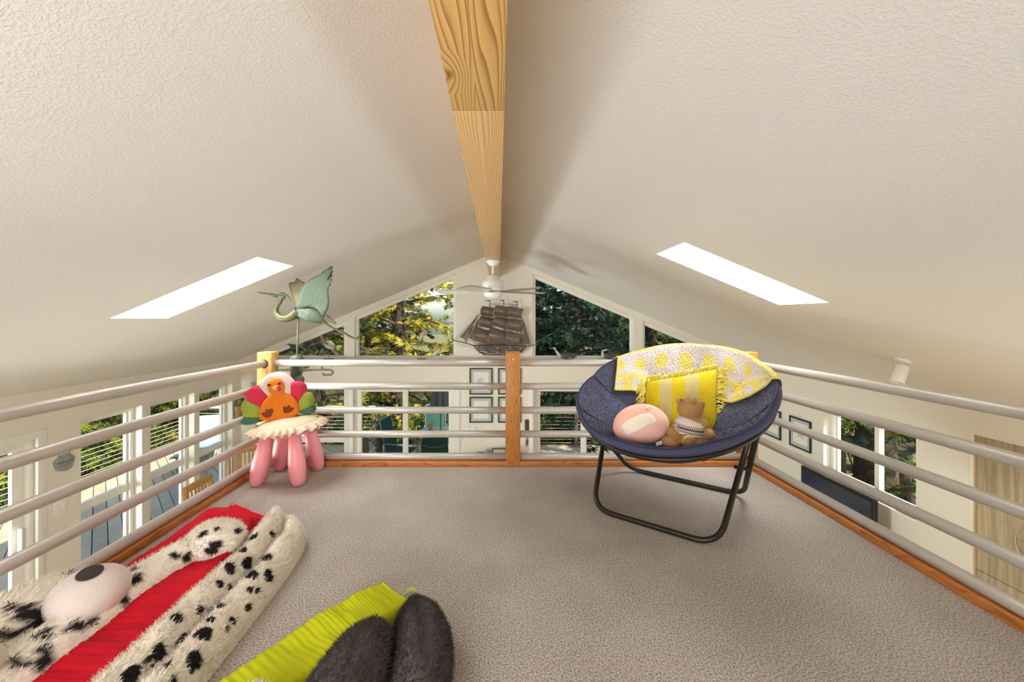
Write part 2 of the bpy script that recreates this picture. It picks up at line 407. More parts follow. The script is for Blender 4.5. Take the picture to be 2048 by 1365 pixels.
# loft slab with carpet, lower floor
LXL, LXR, LYF = -1.925, 2.075, 3.356
struct(MB().box(LXL-0.1, LXR+0.1, YB, LYF+0.1, -0.03, 0.0), 'floor', M_CARPET)
struct(MB().box(LXL-0.1, LXR+0.1, YB, LYF+0.1, -0.30, -0.031), 'trim_1', M_TRIM)
struct(MB().box(XL-0.2, XR+0.2, YB-0.2, YF+0.2, LZ-0.15, LZ), 'floor_lower', wood('oak_floor', srgb(216, 192, 160), srgb(186, 156, 120), 5, 'Y', 9))
struct(MB().box(LXL+0.1, LXR-0.1, YB, 2.4, LZ, -0.30), 'wall_under_loft', M_WALL)

def window(name, poly, fn, fw, w0, w1, bars=(), glass_w=None, label=None, sash=0.0, M=M_TRIM):
    """frame ring round the opening, sash ring, bars (u0,u1,v0,v1) and a pane; a piece of the setting"""
    inn = inset(poly, fw); o = MB().ring(poly, inn, fn, w0, w1).build(name, M, bevel=0.004); tag(o, kind='structure')
    if label: o['label'] = label
    gw = glass_w if glass_w is not None else (w0+w1)/2; g = inn
    if sash:
        g = inset(inn, sash); MB().ring(inn, g, fn, gw-0.02, gw+0.02).build('sash', M, o, bevel=0.003)
    for u0, u1, v0, v1 in bars: MB().prism([(u0, v0), (u1, v0), (u1, v1), (u0, v1)], fn, gw-0.03, gw+0.03).build('glazing_bar', M, o, bevel=0.004)
    MB().prism(g, fn, gw-0.003, gw+0.003).build('pane', M_GLASS, o)
    return o
def rect(a, b, c, d): return [(a, c), (b, c), (b, d), (a, d)]
n = 0
for g in (G1, G2, G3, G4):
    n += 1; window('window_%d' % n, inset(g, -FR), fn_far, FR-0.012, 0.03, 0.12, glass_w=0.075, sash=0.012)
for a, b in LW:
    n += 1; window('window_%d' % n, rect(a, b, BL, TL), fn_left, 0.05, 0.10, 0.19, bars=[(a, b, C-2.13, C-2.04)], glass_w=0.15, sash=0.025)
n += 1; window('window_%d' % n, rect(*WE), fn_far, 0.05, 0.04, 0.13, bars=[(WE[0], WE[1], C-2.14, C-2.05)], sash=0.012)
n += 1; window('window_%d' % n, rect(2*RX-WE[1], 2*RX-WE[0], WE[2], WE[3]), fn_far, 0.05, 0.04, 0.13, bars=[(2*RX-WE[1], 2*RX-WE[0], C-2.14, C-2.05)], sash=0.012)
n += 1; wr = window('window_%d' % n, rect(*RW), fn_right, 0.05, 0.10, 0.19, bars=[(4.655, 4.715, RW[2], RW[3])], glass_w=0.15, sash=0.02)
MB().prism(rect(RW[0]-0.0, RW[1], RW[2]-0.03, RW[2]), fn_right, -0.02, 0.12).build('sill', M_TRIM, wr, bevel=0.006)
n += 1; window('window_%d' % n, rect(-0.5, 1.7, LZ+0.55, 0.2), fn_right, 0.06, 0.10, 0.19, glass_w=0.15, sash=0.02)  # added window out of view, made for the right fill lamp
n += 1; o = MB().ring(rect(BW[0]-.06, BW[1]+.06, BW[2]-.06, 1.52), rect(BW[0], BW[1], BW[2], 1.46), fn_back, -0.02, 0.05).build('window_%d' % n, M_TRIM); tag(o, kind='structure')  # added frame around the back fill lamp, never in view
MB().box(BW[0], BW[1], YB-0.12, YB-0.10, BW[2], 1.46).build('added_sun_block', mat('sun_block_cloth', srgb(240, 238, 230)), o)  # unseen panel added behind the fill lamp to keep the sun out
# sliding doors: three, each a frame with a fixed and a sliding leaf
def slider(nm, u0, u1, vt, fn, flip, handle=True):
    vb = LZ+0.02; f = 0.045; w0 = 0.03
    o = MB().ring(rect(u0, u1, vb, vt), rect(u0+f, u1-f, vb+f, vt-f), fn, w0, 0.13).build(nm, M_TRIM, bevel=0.004); tag(o, kind='structure')
    m = (u0+u1)/2
    for k, (a, b) in enumerate(((u0+f, m+0.05), (m-0.05, u1-f))):
        w = 0.06 if (k == 0) != flip else 0.10
        lf = MB().ring(rect(a, b, vb+f, vt-f), rect(a+0.095 if k else a+0.09, b-0.09, vb+f+0.12, vt-f-0.06), fn, w-0.018, w+0.018).build('leaf', M_TRIM, o, bevel=0.003)
        MB().prism(rect(a+0.09, b-0.09, vb+f+0.12, vt-f-0.06), fn, w-0.003, w+0.003).build('pane', M_GLASS, lf)
    # casing on the room side
    MB().ring(rect(u0-0.07, u1+0.07, vb-0.02, vt+0.07), rect(u0+0.006, u1-0.006, vb-0.01, vt-0.006), fn, -0.015, 0.028).build('casing', M_TRIM, o, bevel=0.005)
    return o
d1 = slider('door_1', 1.75, 3.86, C-1.15, fn_left, False)
hb = MB(); hb.prism(rect(3.735, 3.765, C-2.19, C-1.97), fn_left, 0.00, 0.045); hb.build('door_handle', mat('handle_enamel', srgb(214, 210, 203), rough=0.3), d1, bevel=0.006)
slider('door_2', SD[0][0], SD[0][1], TF, fn_far, False)
slider('door_3', SD[1][0], SD[1][1], TF, fn_far, True)
# oak leaf door on the right wall with a round wire ornament
M_OAK = mat('limed_oak', srgb(196, 180, 152), rough=0.6, col2=srgb(158, 140, 114), vscale=5, stretch=(1, 8, 0.45), detail=8)
d4 = tag(MB().ring(rect(2.62, 3.66, LZ+0.02, C-1.04), rect(2.62, 3.645, LZ+0.02, C-1.055), fn_right, 0.0, 0.16).build('door_4', M_TRIM, bevel=0.003), kind='structure')
for z0, z1 in ((LZ+0.02, C-2.28), (C-2.275, C-1.06)):
    MB().prism(rect(2.63, 3.642, z0, z1), fn_right, 0.03, 0.07).build('door_panel', M_OAK, d4, bevel=0.002)
mb = MB(); mb.prism(rect(3.628, 3.642, LZ+0.02, C-1.06), fn_right, 0.022, 0.03); mb.build('edge_strip', mat('tan_edge', srgb(176, 146, 108), rough=0.6), d4)
# window ledge on the far wall, thin white trim under the ceiling is left plain
struct(MB().box(XL+0.35, XR-0.35, YF-0.14, YF, C-0.725, C-0.692), 'trim_2', M_TRIM, bevel=0.004)
for nm, bx in (('baseboard_far', (XL, XR, YF-0.015, YF, LZ, LZ+0.1)),):
    struct(MB().box(-0.64, 0.50, bx[2], bx[3], bx[4], bx[5]), nm, M_TRIM)

# ridge beam: two glued lengths with a finger joint
HB = CAMZ+0.70
bx0, bx1, yj = -0.155, 0.0195, 1.355
rb = thing('ridge_beam', 'long glued pine ridge beam running under the peak of the ceiling', 'beam', (RX, 0, HB), kind='structure')
def beam_wood(nm, c1, c2, off, ring):
    m, nt, b = new_mat(nm); L = nt.links
    tc = N(nt, 'ShaderNodeTexCoord'); mp = N(nt, 'ShaderNodeMapping'); L.new(tc.outputs['Object'], mp.inputs[0])
    mp.inputs['Scale'].default_value = (9, 0.95, 9); mp.inputs['Location'].default_value = off
    warp = N(nt, 'ShaderNodeTexNoise', Scale=1.0, Detail=1.5, Roughness=0.4); L.new(mp.outputs[0], warp.inputs['Vector'])
    sx = N(nt, 'ShaderNodeSeparateXYZ'); L.new(tc.outputs['Object'], sx.inputs[0])
    ab = N(nt, 'ShaderNodeMath', operation='ABSOLUTE'); L.new(sx.outputs[0], ab.inputs[0])
    ma = N(nt, 'ShaderNodeMath', operation='MULTIPLY_ADD'); L.new(ab.outputs[0], ma.inputs[0]); ma.inputs[1].default_value = 9.0; L.new(warp.outputs[0], ma.inputs[2])
    mul = N(nt, 'ShaderNodeMath', operation='MULTIPLY'); mul.inputs[1].default_value = ring; L.new(ma.outputs[0], mul.inputs[0])
    # knots: rings round a few voronoi cells
    vm = N(nt, 'ShaderNodeMapping'); vm.inputs['Scale'].default_value = (4.5, 2.6, 4.5); vm.inputs['Location'].default_value = off; L.new(tc.outputs['Object'], vm.inputs[0])
    vo = N(nt, 'ShaderNodeTexVoronoi', Scale=1.0); L.new(vm.outputs[0], vo.inputs['Vector'])
    kd = N(nt, 'ShaderNodeMapRange'); kd.inputs[1].default_value = 0.0; kd.inputs[2].default_value = 0.28; kd.inputs[3].default_value = 2.2; kd.inputs[4].default_value = 0.0; L.new(vo.outputs['Distance'], kd.inputs[0])
    su = N(nt, 'ShaderNodeMath', operation='ADD'); L.new(mul.outputs[0], su.inputs[0]); L.new(kd.outputs[0], su.inputs[1])
    fr = N(nt, 'ShaderNodeMath', operation='FRACT'); L.new(su.outputs[0], fr.inputs[0])
    cr = N(nt, 'ShaderNodeValToRGB'); el = cr.color_ramp.elements
    el[0].position = 0.0; el[0].color = c1; el[1].position = 0.55; el[1].color = tuple(lerp(c1[i], c2[i], 0.25) for i in range(3))+(1,)
    q = el.new(0.9); q.color = c2; q = el.new(1.0); q.color = c1
    L.new(fr.outputs[0], cr.inputs[0])
    kk = N(nt, 'ShaderNodeMapRange'); kk.inputs[1].default_value = 0.02; kk.inputs[2].default_value = 0.085; kk.inputs[3].default_value = 0.75; kk.inputs[4].default_value = 0.0; L.new(vo.outputs['Distance'], kk.inputs[0])
    mx = N(nt, 'ShaderNodeMix', data_type='RGBA'); L.new(kk.outputs[0], mx.inputs[0]); L.new(cr.outputs[0], mx.inputs[6]); mx.inputs[7].default_value = srgb(120, 72, 26)
    L.new(mx.outputs[2], b.inputs['Base Color']); b.inputs['Roughness'].default_value = 0.36
    return m
BA = beam_wood('pine_beam_near', srgb(238, 196, 122), srgb(178, 116, 50), (2.1, 1.4, 2.0), 8.5)
BB = beam_wood('pine_beam_far', srgb(224, 186, 132), srgb(186, 140, 84), (4.7, 3.1, 0.3), 8.0)
for y0, y1, m in ((YB, yj-0.0008, BA), (yj+0.0008, YF, BB)):
    part(MB().box(bx0, bx1, y0, y1, HB, roof_z(RX)+0.02), 'timber', m, rb, bevel=0.004)

# ------------------------------------------------------------------ loft railing
rail = thing('loft_railing', 'loft railing of five silver tubes between orange wooden posts', 'railing', (0, LYF+0.05, 0))
RZS = [C-0.3815, C-0.580, C-0.784, C-0.987, C-1.178]
RLX, RRX, RY, RR = -1.965, 2.118, 3.41, 0.0295
posts = [(RLX, RY, M_PALEFIR), ((1025.5-CX)*3.41/800, RY, M_FIR), (RRX, RY, M_FIR)]
for x, y, m in posts:
    part(MB().box(x-0.062, x+0.062, y-0.06, y+0.062, 0, 0.965), 'post', m, rail, bevel=0.01)
for z in RZS:
    part(MB().tube([(RLX+0.05, RY, z), (posts[1][0]-0.05, RY, z)], RR, 20), 'rail', M_ALU, rail, smooth=True)
    part(MB().tube([(posts[1][0]+0.05, RY, z), (RRX-0.05, RY, z)], RR, 20), 'rail', M_ALU, rail, smooth=True)
    for x in (RLX, RRX):
        part(MB().tube([(x, YB+0.01, z), (x, RY-0.05, z)], RR, 20), 'rail', M_ALU, rail, smooth=True)
        mb = MB(); mb.tube([(x+0.032*math.cos(a), RY-0.062, z+0.032*math.sin(a)) for a in [2*math.pi*k/20 for k in range(20)]], 0.005, 6, closed=True)
        part(mb, 'collar', M_DARK, rail, smooth=True)
part(MB().box(LXL-0.09, LXR+0.09, LYF, LYF+0.10, 0, 0.044), 'curb', M_FIRX, rail, bevel=0.003)
part(MB().box(LXL-0.09, LXL, YB+0.01, LYF-0.001, 0, 0.044), 'curb', M_FIRY, rail, bevel=0.003)
part(MB().box(LXR, LXR+0.09, YB+0.01, LYF-0.001, 0, 0.044), 'curb', M_FIRY, rail, bevel=0.003)
mb = MB(); mb.tube([(posts[1][0]+0.002, RY-0.061, C-0.345), (posts[1][0]+0.002, RY-0.065, C-0.345)], 0.007, 10)
part(mb, 'screw_head', M_ALU, rail)

# ------------------------------------------------------------------ outside: ground, deck, railings, trees
mb = MB(); mb.add([(-90, -40, -3.6), (90, -40, -3.6), (90, 120, -3.6), (-90, 120, -3.6)], [(0, 1, 2, 3)])
struct(mb, 'ground', mat('forest_floor', srgb(116, 104, 70), rough=0.95, col2=srgb(84, 88, 48), vscale=0.8))
M_BOARD = [mat('deck_board_%d' % k, srgb(*c), rough=0.75, var=0.18, vscale=3, stretch=(1, 1, 1)) for k, c in enumerate(((176, 166, 150), (168, 158, 143), (184, 173, 156)))]
def clip_poly(poly, x0, x1, y0, y1):
    for ax, lim, sg in ((0, x0, 1), (0, x1, -1), (1, y0, 1), (1, y1, -1)):
        out = []
        for i in range(len(poly)):
            a, b = poly[i-1], poly[i]; da, db = sg*(a[ax]-lim), sg*(b[ax]-lim)
            if da*db < 0:
                t = da/(da-db); out.append((a[0]+(b[0]-a[0])*t, a[1]+(b[1]-a[1])*t))
            if db >= 0: out.append(b)
        poly = out
        if not poly: return []
    return poly
def deck(x0, x1, y0, y1, wdt=0.17):
    root = MB().box(x0, x1, y0, y1, DECK-0.2, DECK-0.032).build('deck', mat('deck_joist', srgb(70, 62, 52))); tag(root, kind='structure')
    d = Vector((-1, 1)).normalized(); q = Vector((1, 1)).normalized(); k = 0
    lo, hi = (Vector((x0, y0)).dot(q)), (Vector((x1, y1)).dot(q)); s = lo
    mid = Vector(((x0+x1)/2, (y0+y1)/2))
    while s < hi:
        base = q*s+d*mid.dot(d); g = 0.006
        pl = [base-d*20+q*g, base+d*20+q*g, base+d*20+q*(wdt-g), base-d*20+q*(wdt-g)]
        pl = clip_poly([(p.x, p.y) for p in pl], x0, x1, y0, y1)
        if len(pl) >= 3:
            MB().prism(pl, lambda u, v, w: Vector((u, v, w)), DECK-0.032, DECK).build('board', M_BOARD[k % 3], root); k += 1
        s += wdt
    return root
deck(-8.05, XL-0.21, 0.5, 10.45)
deck(XL-0.20, 6.0, YF+0.19, 10.45, 0.2)
M_POST = mat('weathered_post', srgb(112, 100, 84), rough=0.8, var=0.25, vscale=6)
M_CABLE = mat('steel_cable', srgb(226, 214, 184), rough=0.35, metal=0.4)
M_PIPE = mat('grey_pipe', srgb(190, 190, 182), rough=0.4, metal=0.5)
def cable_fence(name, a, b, label, n_posts, bars=10, r=0.006, mt=M_CABLE, post_r=0.045, top=True, h=0.98):
    a, b = Vector(a), Vector(b); t = thing(name, label, 'railing', ((a.x+b.x)/2, (a.y+b.y)/2, DECK))
    for k in range(n_posts):
        p = a.lerp(b, k/(n_posts-1)); part(MB().box(p.x-post_r, p.x+post_r, p.y-post_r, p.y+post_r, DECK, DECK+h), 'post', M_POST, t)
    for k in range(bars):
        z = DECK+0.09+(h-0.14)*k/(bars-1) if bars > 1 else DECK+0.9
        part(MB().tube([(a.x, a.y, z), (b.x, b.y, z)], r, 6), 'cable' if r < 0.01 else 'pipe', mt, t)
    if top:
        dv = (b-a).normalized(); nv = Vector((-dv.y, dv.x, 0))*0.07
        mbx = MB(); z = DECK+h; mbx.add([a-nv, b-nv, b+nv, a+nv], [(0, 1, 2, 3)])
        mbx = MB().prism([(p.x, p.y) for p in (a-nv, b-nv, b+nv, a+nv)], lambda u, v, w: Vector((u, v, w)), z, z+0.035); part(mbx, 'top_rail', mat('pale_rail_cap', srgb(214, 204, 186), rough=0.7), t)
    return t
cable_fence('cable_railing', (-7.95, 1.0, 0), (-7.95, 10.3, 0), 'cable railing along the sunny side of the deck', 7)
cable_fence('cable_railing', (-7.85, 10.35, 0), (-3.2, 10.35, 0), 'cable railing at the end of the deck behind the lounger', 4)
cable_fence('pipe_railing', (-2.67, 8.0, 0), (-2.67, 8.95, 0), 'short pipe railing between two posts outside the left sliding door', 2, 8, 0.016, M_PIPE, 0.06, False, 1.0)
cable_fence('cable_railing', (0.2, 10.3, 0), (5.6, 10.3, 0), 'cable railing at the end of the deck outside the right sliding door', 4)

# conifers: trunk with branches, foliage of drooping sprays
def conifer(seed, h, rad, tr, first, n, spray, cols, up=0.0, dense=9):
    rr = random.Random(seed); T = MB(); Fm = MB()
    bend = [rr.uniform(-0.2, 0.2) for _ in range(4)]
    tp = [Vector((bend[0]*math.sin(k*0.5), bend[1]*math.sin(k*0.4+1), h*k/10)) for k in range(11)]
    T.tube(tp, [tr*(1-0.09*k) for k in range(11)], 9)
    for b in range(n):
        t = first+(1-first)*(b/n)**0.9; z = h*t; L = rad*(1-t)**0.7*rr.uniform(0.65, 1.1)+0.25
        a = b*2.4+rr.uniform(-0.4, 0.4); dr = Vector((math.cos(a), math.sin(a), 0)); o = tp[min(10, int(t*10))].copy(); o.z = z
        el = rr.uniform(-0.05, 0.3)+up
        pts = [o+dr*L*s+Vector((0, 0, L*(el*s-0.42*s*s))) for s in (0, 0.25, 0.5, 0.75, 1.0)]
        T.tube(pts, [tr*0.28*(1-t*0.5)*(1.05-s) for s in (0, 0.25, 0.5, 0.75, 1.0)], 5, cap=False)
        side = Vector((-dr.y, dr.x, 0)); m = int(dense*L/0.4)+4
        for k in range(m):
            s = rr.uniform(0.18, 1.0); i = min(3, int(s*4)); p = pts[i].lerp(pts[i+1], s*4-i)
            w = L*0.38*(1.15-s)
            p = p+side*rr.uniform(-w, w)+Vector((0, 0, rr.uniform(-0.10, 0.05)))
            dv = (dr*rr.uniform(0.2, 1)+side*rr.uniform(-0.9, 0.9)+Vector((0, 0, rr.uniform(-0.6, 0.15)))).normalized()
            pr = dv.cross(Vector((rr.uniform(-1, 1), rr.uniform(-1, 1), rr.uniform(-.3, 1)))).normalized()
            c = cols[rr.randrange(len(cols))]; v = rr.uniform(0.7, 1.25); c = (c[0]*v, c[1]*v, c[2]*v, 1)
            l = spray*rr.uniform(0.6, 1.3)
            for q in (-0.7, -0.25, 0.25, 0.7):
                e = (dv+pr*q).normalized()*l*(1-0.3*abs(q)); sd = e.cross(pr.cross(dv)).normalized()*l*0.085
                Fm.tri(p-sd, p+sd, p+e, c)
    return T, Fm
M_NEEDLE = attr_mat('needle_sprays', 0.7, 0.35)
M_BARK = mat('conifer_bark', srgb(72, 60, 50), rough=0.95, col2=srgb(44, 37, 32), vscale=9, bump=0.6, bscale=20)
GREEN = [srgb(92, 108, 48), srgb(120, 128, 54), srgb(142, 140, 56), srgb(70, 92, 48)]
DARKG = [srgb(44, 66, 56), srgb(52, 76, 62), srgb(38, 58, 54), srgb(60, 82, 60)]
YELL = [srgb(166, 150, 52), srgb(188, 170, 66), srgb(122, 126, 50), srgb(150, 146, 60)]
KINDS = {}
def tree(kind, x, y, label, group=None, sc=1.0, rz=0.0, z=-3.6):
    if kind not in KINDS:
        sp = {'fir': (3, 10.5, 2.6, 0.20, 0.05, 100, 0.26, GREEN, 0.05, 15), 'spruce': (5, 12, 2.9, 0.16, 0.06, 130, 0.24, DARKG, 0.0, 18),
              'pine': (11, 13, 3.2, 0.26, 0.12, 74, 0.27, YELL, 0.25, 10), 'old': (17, 13, 3.4, 0.42, 0.14, 60, 0.27, DARKG+GREEN, 0.15, 9)}[kind]
        T, Fm = conifer(*sp)
        r = thing('conifer_tree', label, 'tree'); a = T.build('trunk', M_BARK, r, smooth=True); b = Fm.build('foliage', M_NEEDLE, r)
        b['kind'] = 'stuff'; KINDS[kind] = r
    else: r = copy_tree(KINDS[kind])
    r.location = (x, y, z); r.rotation_euler = (0, 0, rz); r.scale = (sc, sc, sc); r['label'] = label
    if group: r['group'] = group
    elif 'group' in r: del r['group']
    return r
tree('pine', -3.25, 13.2, 'yellow-green conifer with a dark trunk in the middle of the tall left gable window', rz=0.3)
tree('old', -5.35, 11.6, 'thick dark tree trunk filling the small left gable window')
tree('spruce', 2.4, 12.2, 'dense blue-green spruce behind the tall right gable window', rz=0.5)
tree('old', 5.4, 14.2, 'dark conifer behind the small right gable window', rz=2.2, sc=0.8)
tree('spruce', 4.3, 15.5, 'shaded spruce beyond the blue-green spruce, right of the ridge', rz=1.9)
tree('spruce', 0.6, 14.5, 'dark spruce on the wall axis behind the model ship', rz=1.1, sc=0.8)
for x, y, s, rz in ((-6.2, 19, 1, 1), (-1.2, 20, 1.0, 2), (-9.5, 20, 1.1, 4), (-4.4, 17.0, .9, 3.4), (0.8, 24, 1.1, .4)): tree('pine', x, y, 'sunlit yellow-green conifer far back in the woods', 'sunlit conifers far back', s, rz)
for x, y, s, rz in ((6.5, 20, 1, 1), (3.0, 21, 1.1, 2), (9.5, 18, 1.1, 4), (-12, 24, 1.2, 3), (13, 24, 1.3, 1), (-7.5, 26, 1.3, 0.4)): tree('spruce', x, y, 'dark spruce far back in the woods', 'dark spruces far back', s, rz)
for x, y, s, rz in ((-10.6, 9.3, .8, 0), (-10.9, 11.2, .85, 2), (-10.8, 7.4, .8, 4), (-11.2, 13.6, .9, 1), (-9.4, 14.2, .8, 5), (-13, 16, 1.1, 3), (-14, 9.5, 1.1, 2.2)): tree('fir', x, y, 'sunlit fir with low drooping branches beyond the side deck railing', 'firs beside the deck', s, rz)
for x, y, s, rz in ((8.2, 8.6, 1, 0), (10.5, 10.6, 1.0, 2), (9.4, 11.5, .9, 4), (12, 12.5, 1.1, 1), (7.6, 5.2, .8, 3)): tree('old', x, y, 'conifer with a bare lower trunk outside the right wall window', 'conifers outside the right wall', s, rz)

def shrub_mesh(seed, cols, n=2600, rx=1.0, rz=0.9, leaf=0.075):
    rr = random.Random(seed); m = MB()
    for k in range(n):
        u = Vector((rr.gauss(0, 1), rr.gauss(0, 1), rr.gauss(0, 1))).normalized(); u.z = abs(u.z)
        q = rr.uniform(0.72, 1.02)*(1+0.22*noise.noise(u*2.3+Vector((seed, 0, 0))))
        p = Vector((u.x*rx*q, u.y*rx*q, u.z*rz*2*q)); c = cols[rr.randrange(len(cols))]; v = rr.uniform(0.6, 1.3)
        d = (u+Vector((rr.uniform(-1, 1), rr.uniform(-1, 1), rr.uniform(-1, 1)))*0.8).normalized(); s = d.cross(Vector((rr.random(), rr.random(), rr.random()))).normalized()
        l = leaf*rr.uniform(0.7, 1.4); col = (c[0]*v, c[1]*v, c[2]*v, 1)
        m.tri(p-s*l*0.4, p+s*l*0.4, p+d*l*1.7, col)
    return m
sh0 = None
for k, (x, y, s) in enumerate(((-1.2, 11.6, 0.9), (-2.6, 12.3, 1.0), (-0.1, 11.9, 0.85), (1.2, 11.5, 0.95), (2.6, 11.7, 0.9), (3.9, 11.8, 1.0), (-4.1, 11.8, 0.9), (5.4, 11.6, .9))):
    if sh0 is None:
        sh0 = thing('shrub', '', 'shrub'); shrub_mesh(4, DARKG+GREEN[:2]).build('foliage', M_NEEDLE, sh0)['kind'] = 'stuff'
        MB().tube([(0, 0, 0), (0.05, 0, 0.5), (0, 0.05, 1.0)], [0.05, 0.04, 0.02], 6).build('stem', M_BARK, sh0); o = sh0
    else: o = copy_tree(sh0)
    o.location = (x, y, -3.6); o.scale = (s, s, s*1.15); o.rotation_euler = (0, 0, k*1.3); tag(o, 'rounded green shrub growing beyond the far deck railing', 'shrub', 'shrubs beyond the far deck')
for k, (x, y, s) in enumerate(((-9.5, 6.0, 0.8), (-9.4, 7.7, 0.75), (-9.6, 9.4, 0.8), (-9.4, 11.0, 0.8), (-8.2, 11.9, 0.75), (-6.7, 12.0, 0.8), (-5.3, 12.6, .8))):
    o = copy_tree(sh0); o.location = (x, y, -3.6); o.scale = (s, s, s*1.1); o.rotation_euler = (0, 0, k*1.9); tag(o, 'rounded dark shrub behind the cables of the side deck railing', 'shrub', 'shrubs beside the side deck')

# deck furniture
M_SLING = mat('green_sling', srgb(28, 74, 70), rough=0.7, var=0.15, vscale=30)
M_TUBE = mat('grey_frame', srgb(146, 156, 152), rough=0.35, metal=0.4)
def patio_chair(loc, rz, label):
    t = thing('patio_chair', label, 'chair', loc, rz)
    L = lambda pts, r=0.013: MB().tube(fillet(pts, 0.06), r, 8)
    def ad(mb, nm, m, smooth=True): return mb.build(nm, m, t, smooth)
    for s in (-0.27, 0.27):
        ad(L([(s, -0.30, 0), (s, -0.27, 0.60), (s, 0.22, 0.62), (s, 0.25, 0)]), 'side_frame', M_TUBE)
    ad(L([(-0.25, 0.2, 0.40), (-0.25, 0.36, 1.10), (0.25, 0.36, 1.10), (0.25, 0.2, 0.40)]), 'back_frame', M_TUBE)
    bk = MB().grid(lambda u, v: Vector((lerp(-0.24, 0.24, u), 0.21+0.15*v-0.02*math.sin(math.pi*u), 0.42+0.66*v)), 6, 8); bk2 = MB().grid(lambda u, v: Vector((lerp(-0.24, 0.24, u), 0.225+0.15*v-0.02*math.sin(math.pi*u), 0.42+0.66*v)), 6, 8)
    bk.add(bk2.v, bk2.f); b = ad(bk, 'back_sling', M_SLING)
    for z, a in ((0.62, 0.05), (0.86, -0.05), (1.0, 0.04)):
        MB().tube([(lerp(-0.23, 0.23, k/12), 0.245+0.15*(z-0.42)/0.66, z+a*math.sin(math.pi*k/12)) for k in range(13)], 0.005, 5).build('scroll_wire', M_TUBE, b, True)
    st = MB().box(-0.25, 0.25, -0.26, 0.22, 0.39, 0.42); ad(st, 'seat_sling', M_SLING, False)
    return t
patio_chair((-1.28, 8.05, DECK), math.radians(180+8), 'green sling patio chair with its back to the left sliding door')
patio_chair((-1.55, 9.85, DECK), math.radians(10), 'green sling patio chair across the table, facing the sliding door')
patio_chair((-2.15, 8.75, DECK), math.radians(78), 'green sling patio chair side-on next to the pipe railing')
t = thing('patio_table', 'round grey patio table under the closed parasol', 'table', (-1.3, 9.0, DECK))
MB().lathe([(0.0, 0.70), (0.55, 0.70), (0.56, 0.715), (0.55, 0.73), (0.0, 0.73)], 32).build('table_top', mat('grey_top', srgb(168, 170, 166), rough=0.3), t)
for k in range(3):
    a = k*2.1; MB().tube([(0.12*math.cos(a), 0.12*math.sin(a), 0.70), (0.4*math.cos(a), 0.4*math.sin(a), 0)], 0.016, 8).build('leg', M_TUBE, t)
t = thing('parasol', 'closed grey patio parasol standing through the round table', 'parasol', (-1.3, 9.0, DECK))
MB().tube([(0, 0, 0), (0, 0, 2.5)], 0.02, 10).build('pole', M_TUBE, t, True)
mb = MB(); mb.grid(lambda u, v: Vector(((0.05+0.16*v+0.05*v*math.cos(u*2*math.pi*8))*math.cos(u*2*math.pi), (0.05+0.16*v+0.05*v*math.cos(u*2*math.pi*8))*math.sin(u*2*math.pi), 2.45-1.25*v)), 64, 10, True)
mb.build('canopy', mat('grey_canvas', srgb(112, 106, 108), rough=0.9), t, True)
MB().lathe([(0.0, 0), (0.25, 0), (0.25, 0.06), (0.05, 0.10), (0.0, 0.10)], 20).build('base', M_DARK, t)
t = thing('dried_plant', 'small dried flowers in a pot on the patio table', 'plant', (-1.5, 8.8, DECK+0.73))
MB().lathe([(0.0, 0), (0.05, 0), (0.07, 0.11), (0.06, 0.11), (0.0, 0.10)], 14).build('pot', mat('clay_pot', srgb(150, 120, 96)), t, True)
mb = MB()
for k in range(26):
    a = R.uniform(0, 6.28); q = R.uniform(0.3, 1); e = Vector((math.cos(a)*0.12*q, math.sin(a)*0.12*q, 0.11+R.uniform(0.1, 0.2)))
    mb.tube([(0, 0, 0.1), e*0.6+Vector((0, 0, 0.05)), e], [0.003, 0.004, 0.010], 5)
mb.build('stems', mat('dry_stems', srgb(200, 182, 140)), t)
# lounger with blue-grey sling and a white stool on the side deck
t = thing('sun_lounger', 'blue-grey sling lounger with curved grey tube legs on the sunny deck', 'lounger', (-6.75, 9.1, DECK), math.radians(20))
prof = [(-0.85, 0.42), (-0.2, 0.36), (0.2, 0.40), (0.75, 0.92)]
P2 = smooth_path([(0, y, z) for y, z in prof], 6)
mb = MB(); nP = len(P2)-1
mb.grid(lambda u, v: Vector((lerp(-0.28, 0.28, u), P2[int(v*nP)].y, P2[int(v*nP)].z+0.012)), 4, nP); mb.grid(lambda u, v: Vector((lerp(-0.28, 0.28, u), P2[int(v*nP)].y, P2[int(v*nP)].z-0.012)), 4, nP)
mb.build('sling', mat('blue_grey_sling', srgb(128, 140, 158), rough=0.8), t, True)
for s in (-0.3, 0.3):
    MB().tube([(s, p.y, p.z) for p in P2], 0.018, 8).build('side_rail', M_TUBE, t, True)
    MB().tube(fillet([(s, -0.5, 0.38), (s, -0.55, 0.02), (s, -0.1, 0.02)], 0.15), 0.018, 8).build('leg', M_TUBE, t, True)
    MB().tube(fillet([(s, 0.5, 0.62), (s, 0.15, 0.02), (s, -0.1, 0.02)], 0.1), 0.018, 8).build('leg', M_TUBE, t, True)
t = thing('deck_table', 'low white table beside the lounger on the sunny deck', 'table', (-7.15, 10.0, DECK))
MB().box(-0.3, 0.3, -0.3, 0.3, 0.52, 0.56).build('table_top', M_WHITE, t, bevel=0.01)
for a, b in ((-1, -1), (-1, 1), (1, -1), (1, 1)): MB().tube([(0.25*a, 0.25*b, 0), (0.22*a, 0.22*b, 0.52)], 0.02, 8).build('leg', M_WHITE, t)

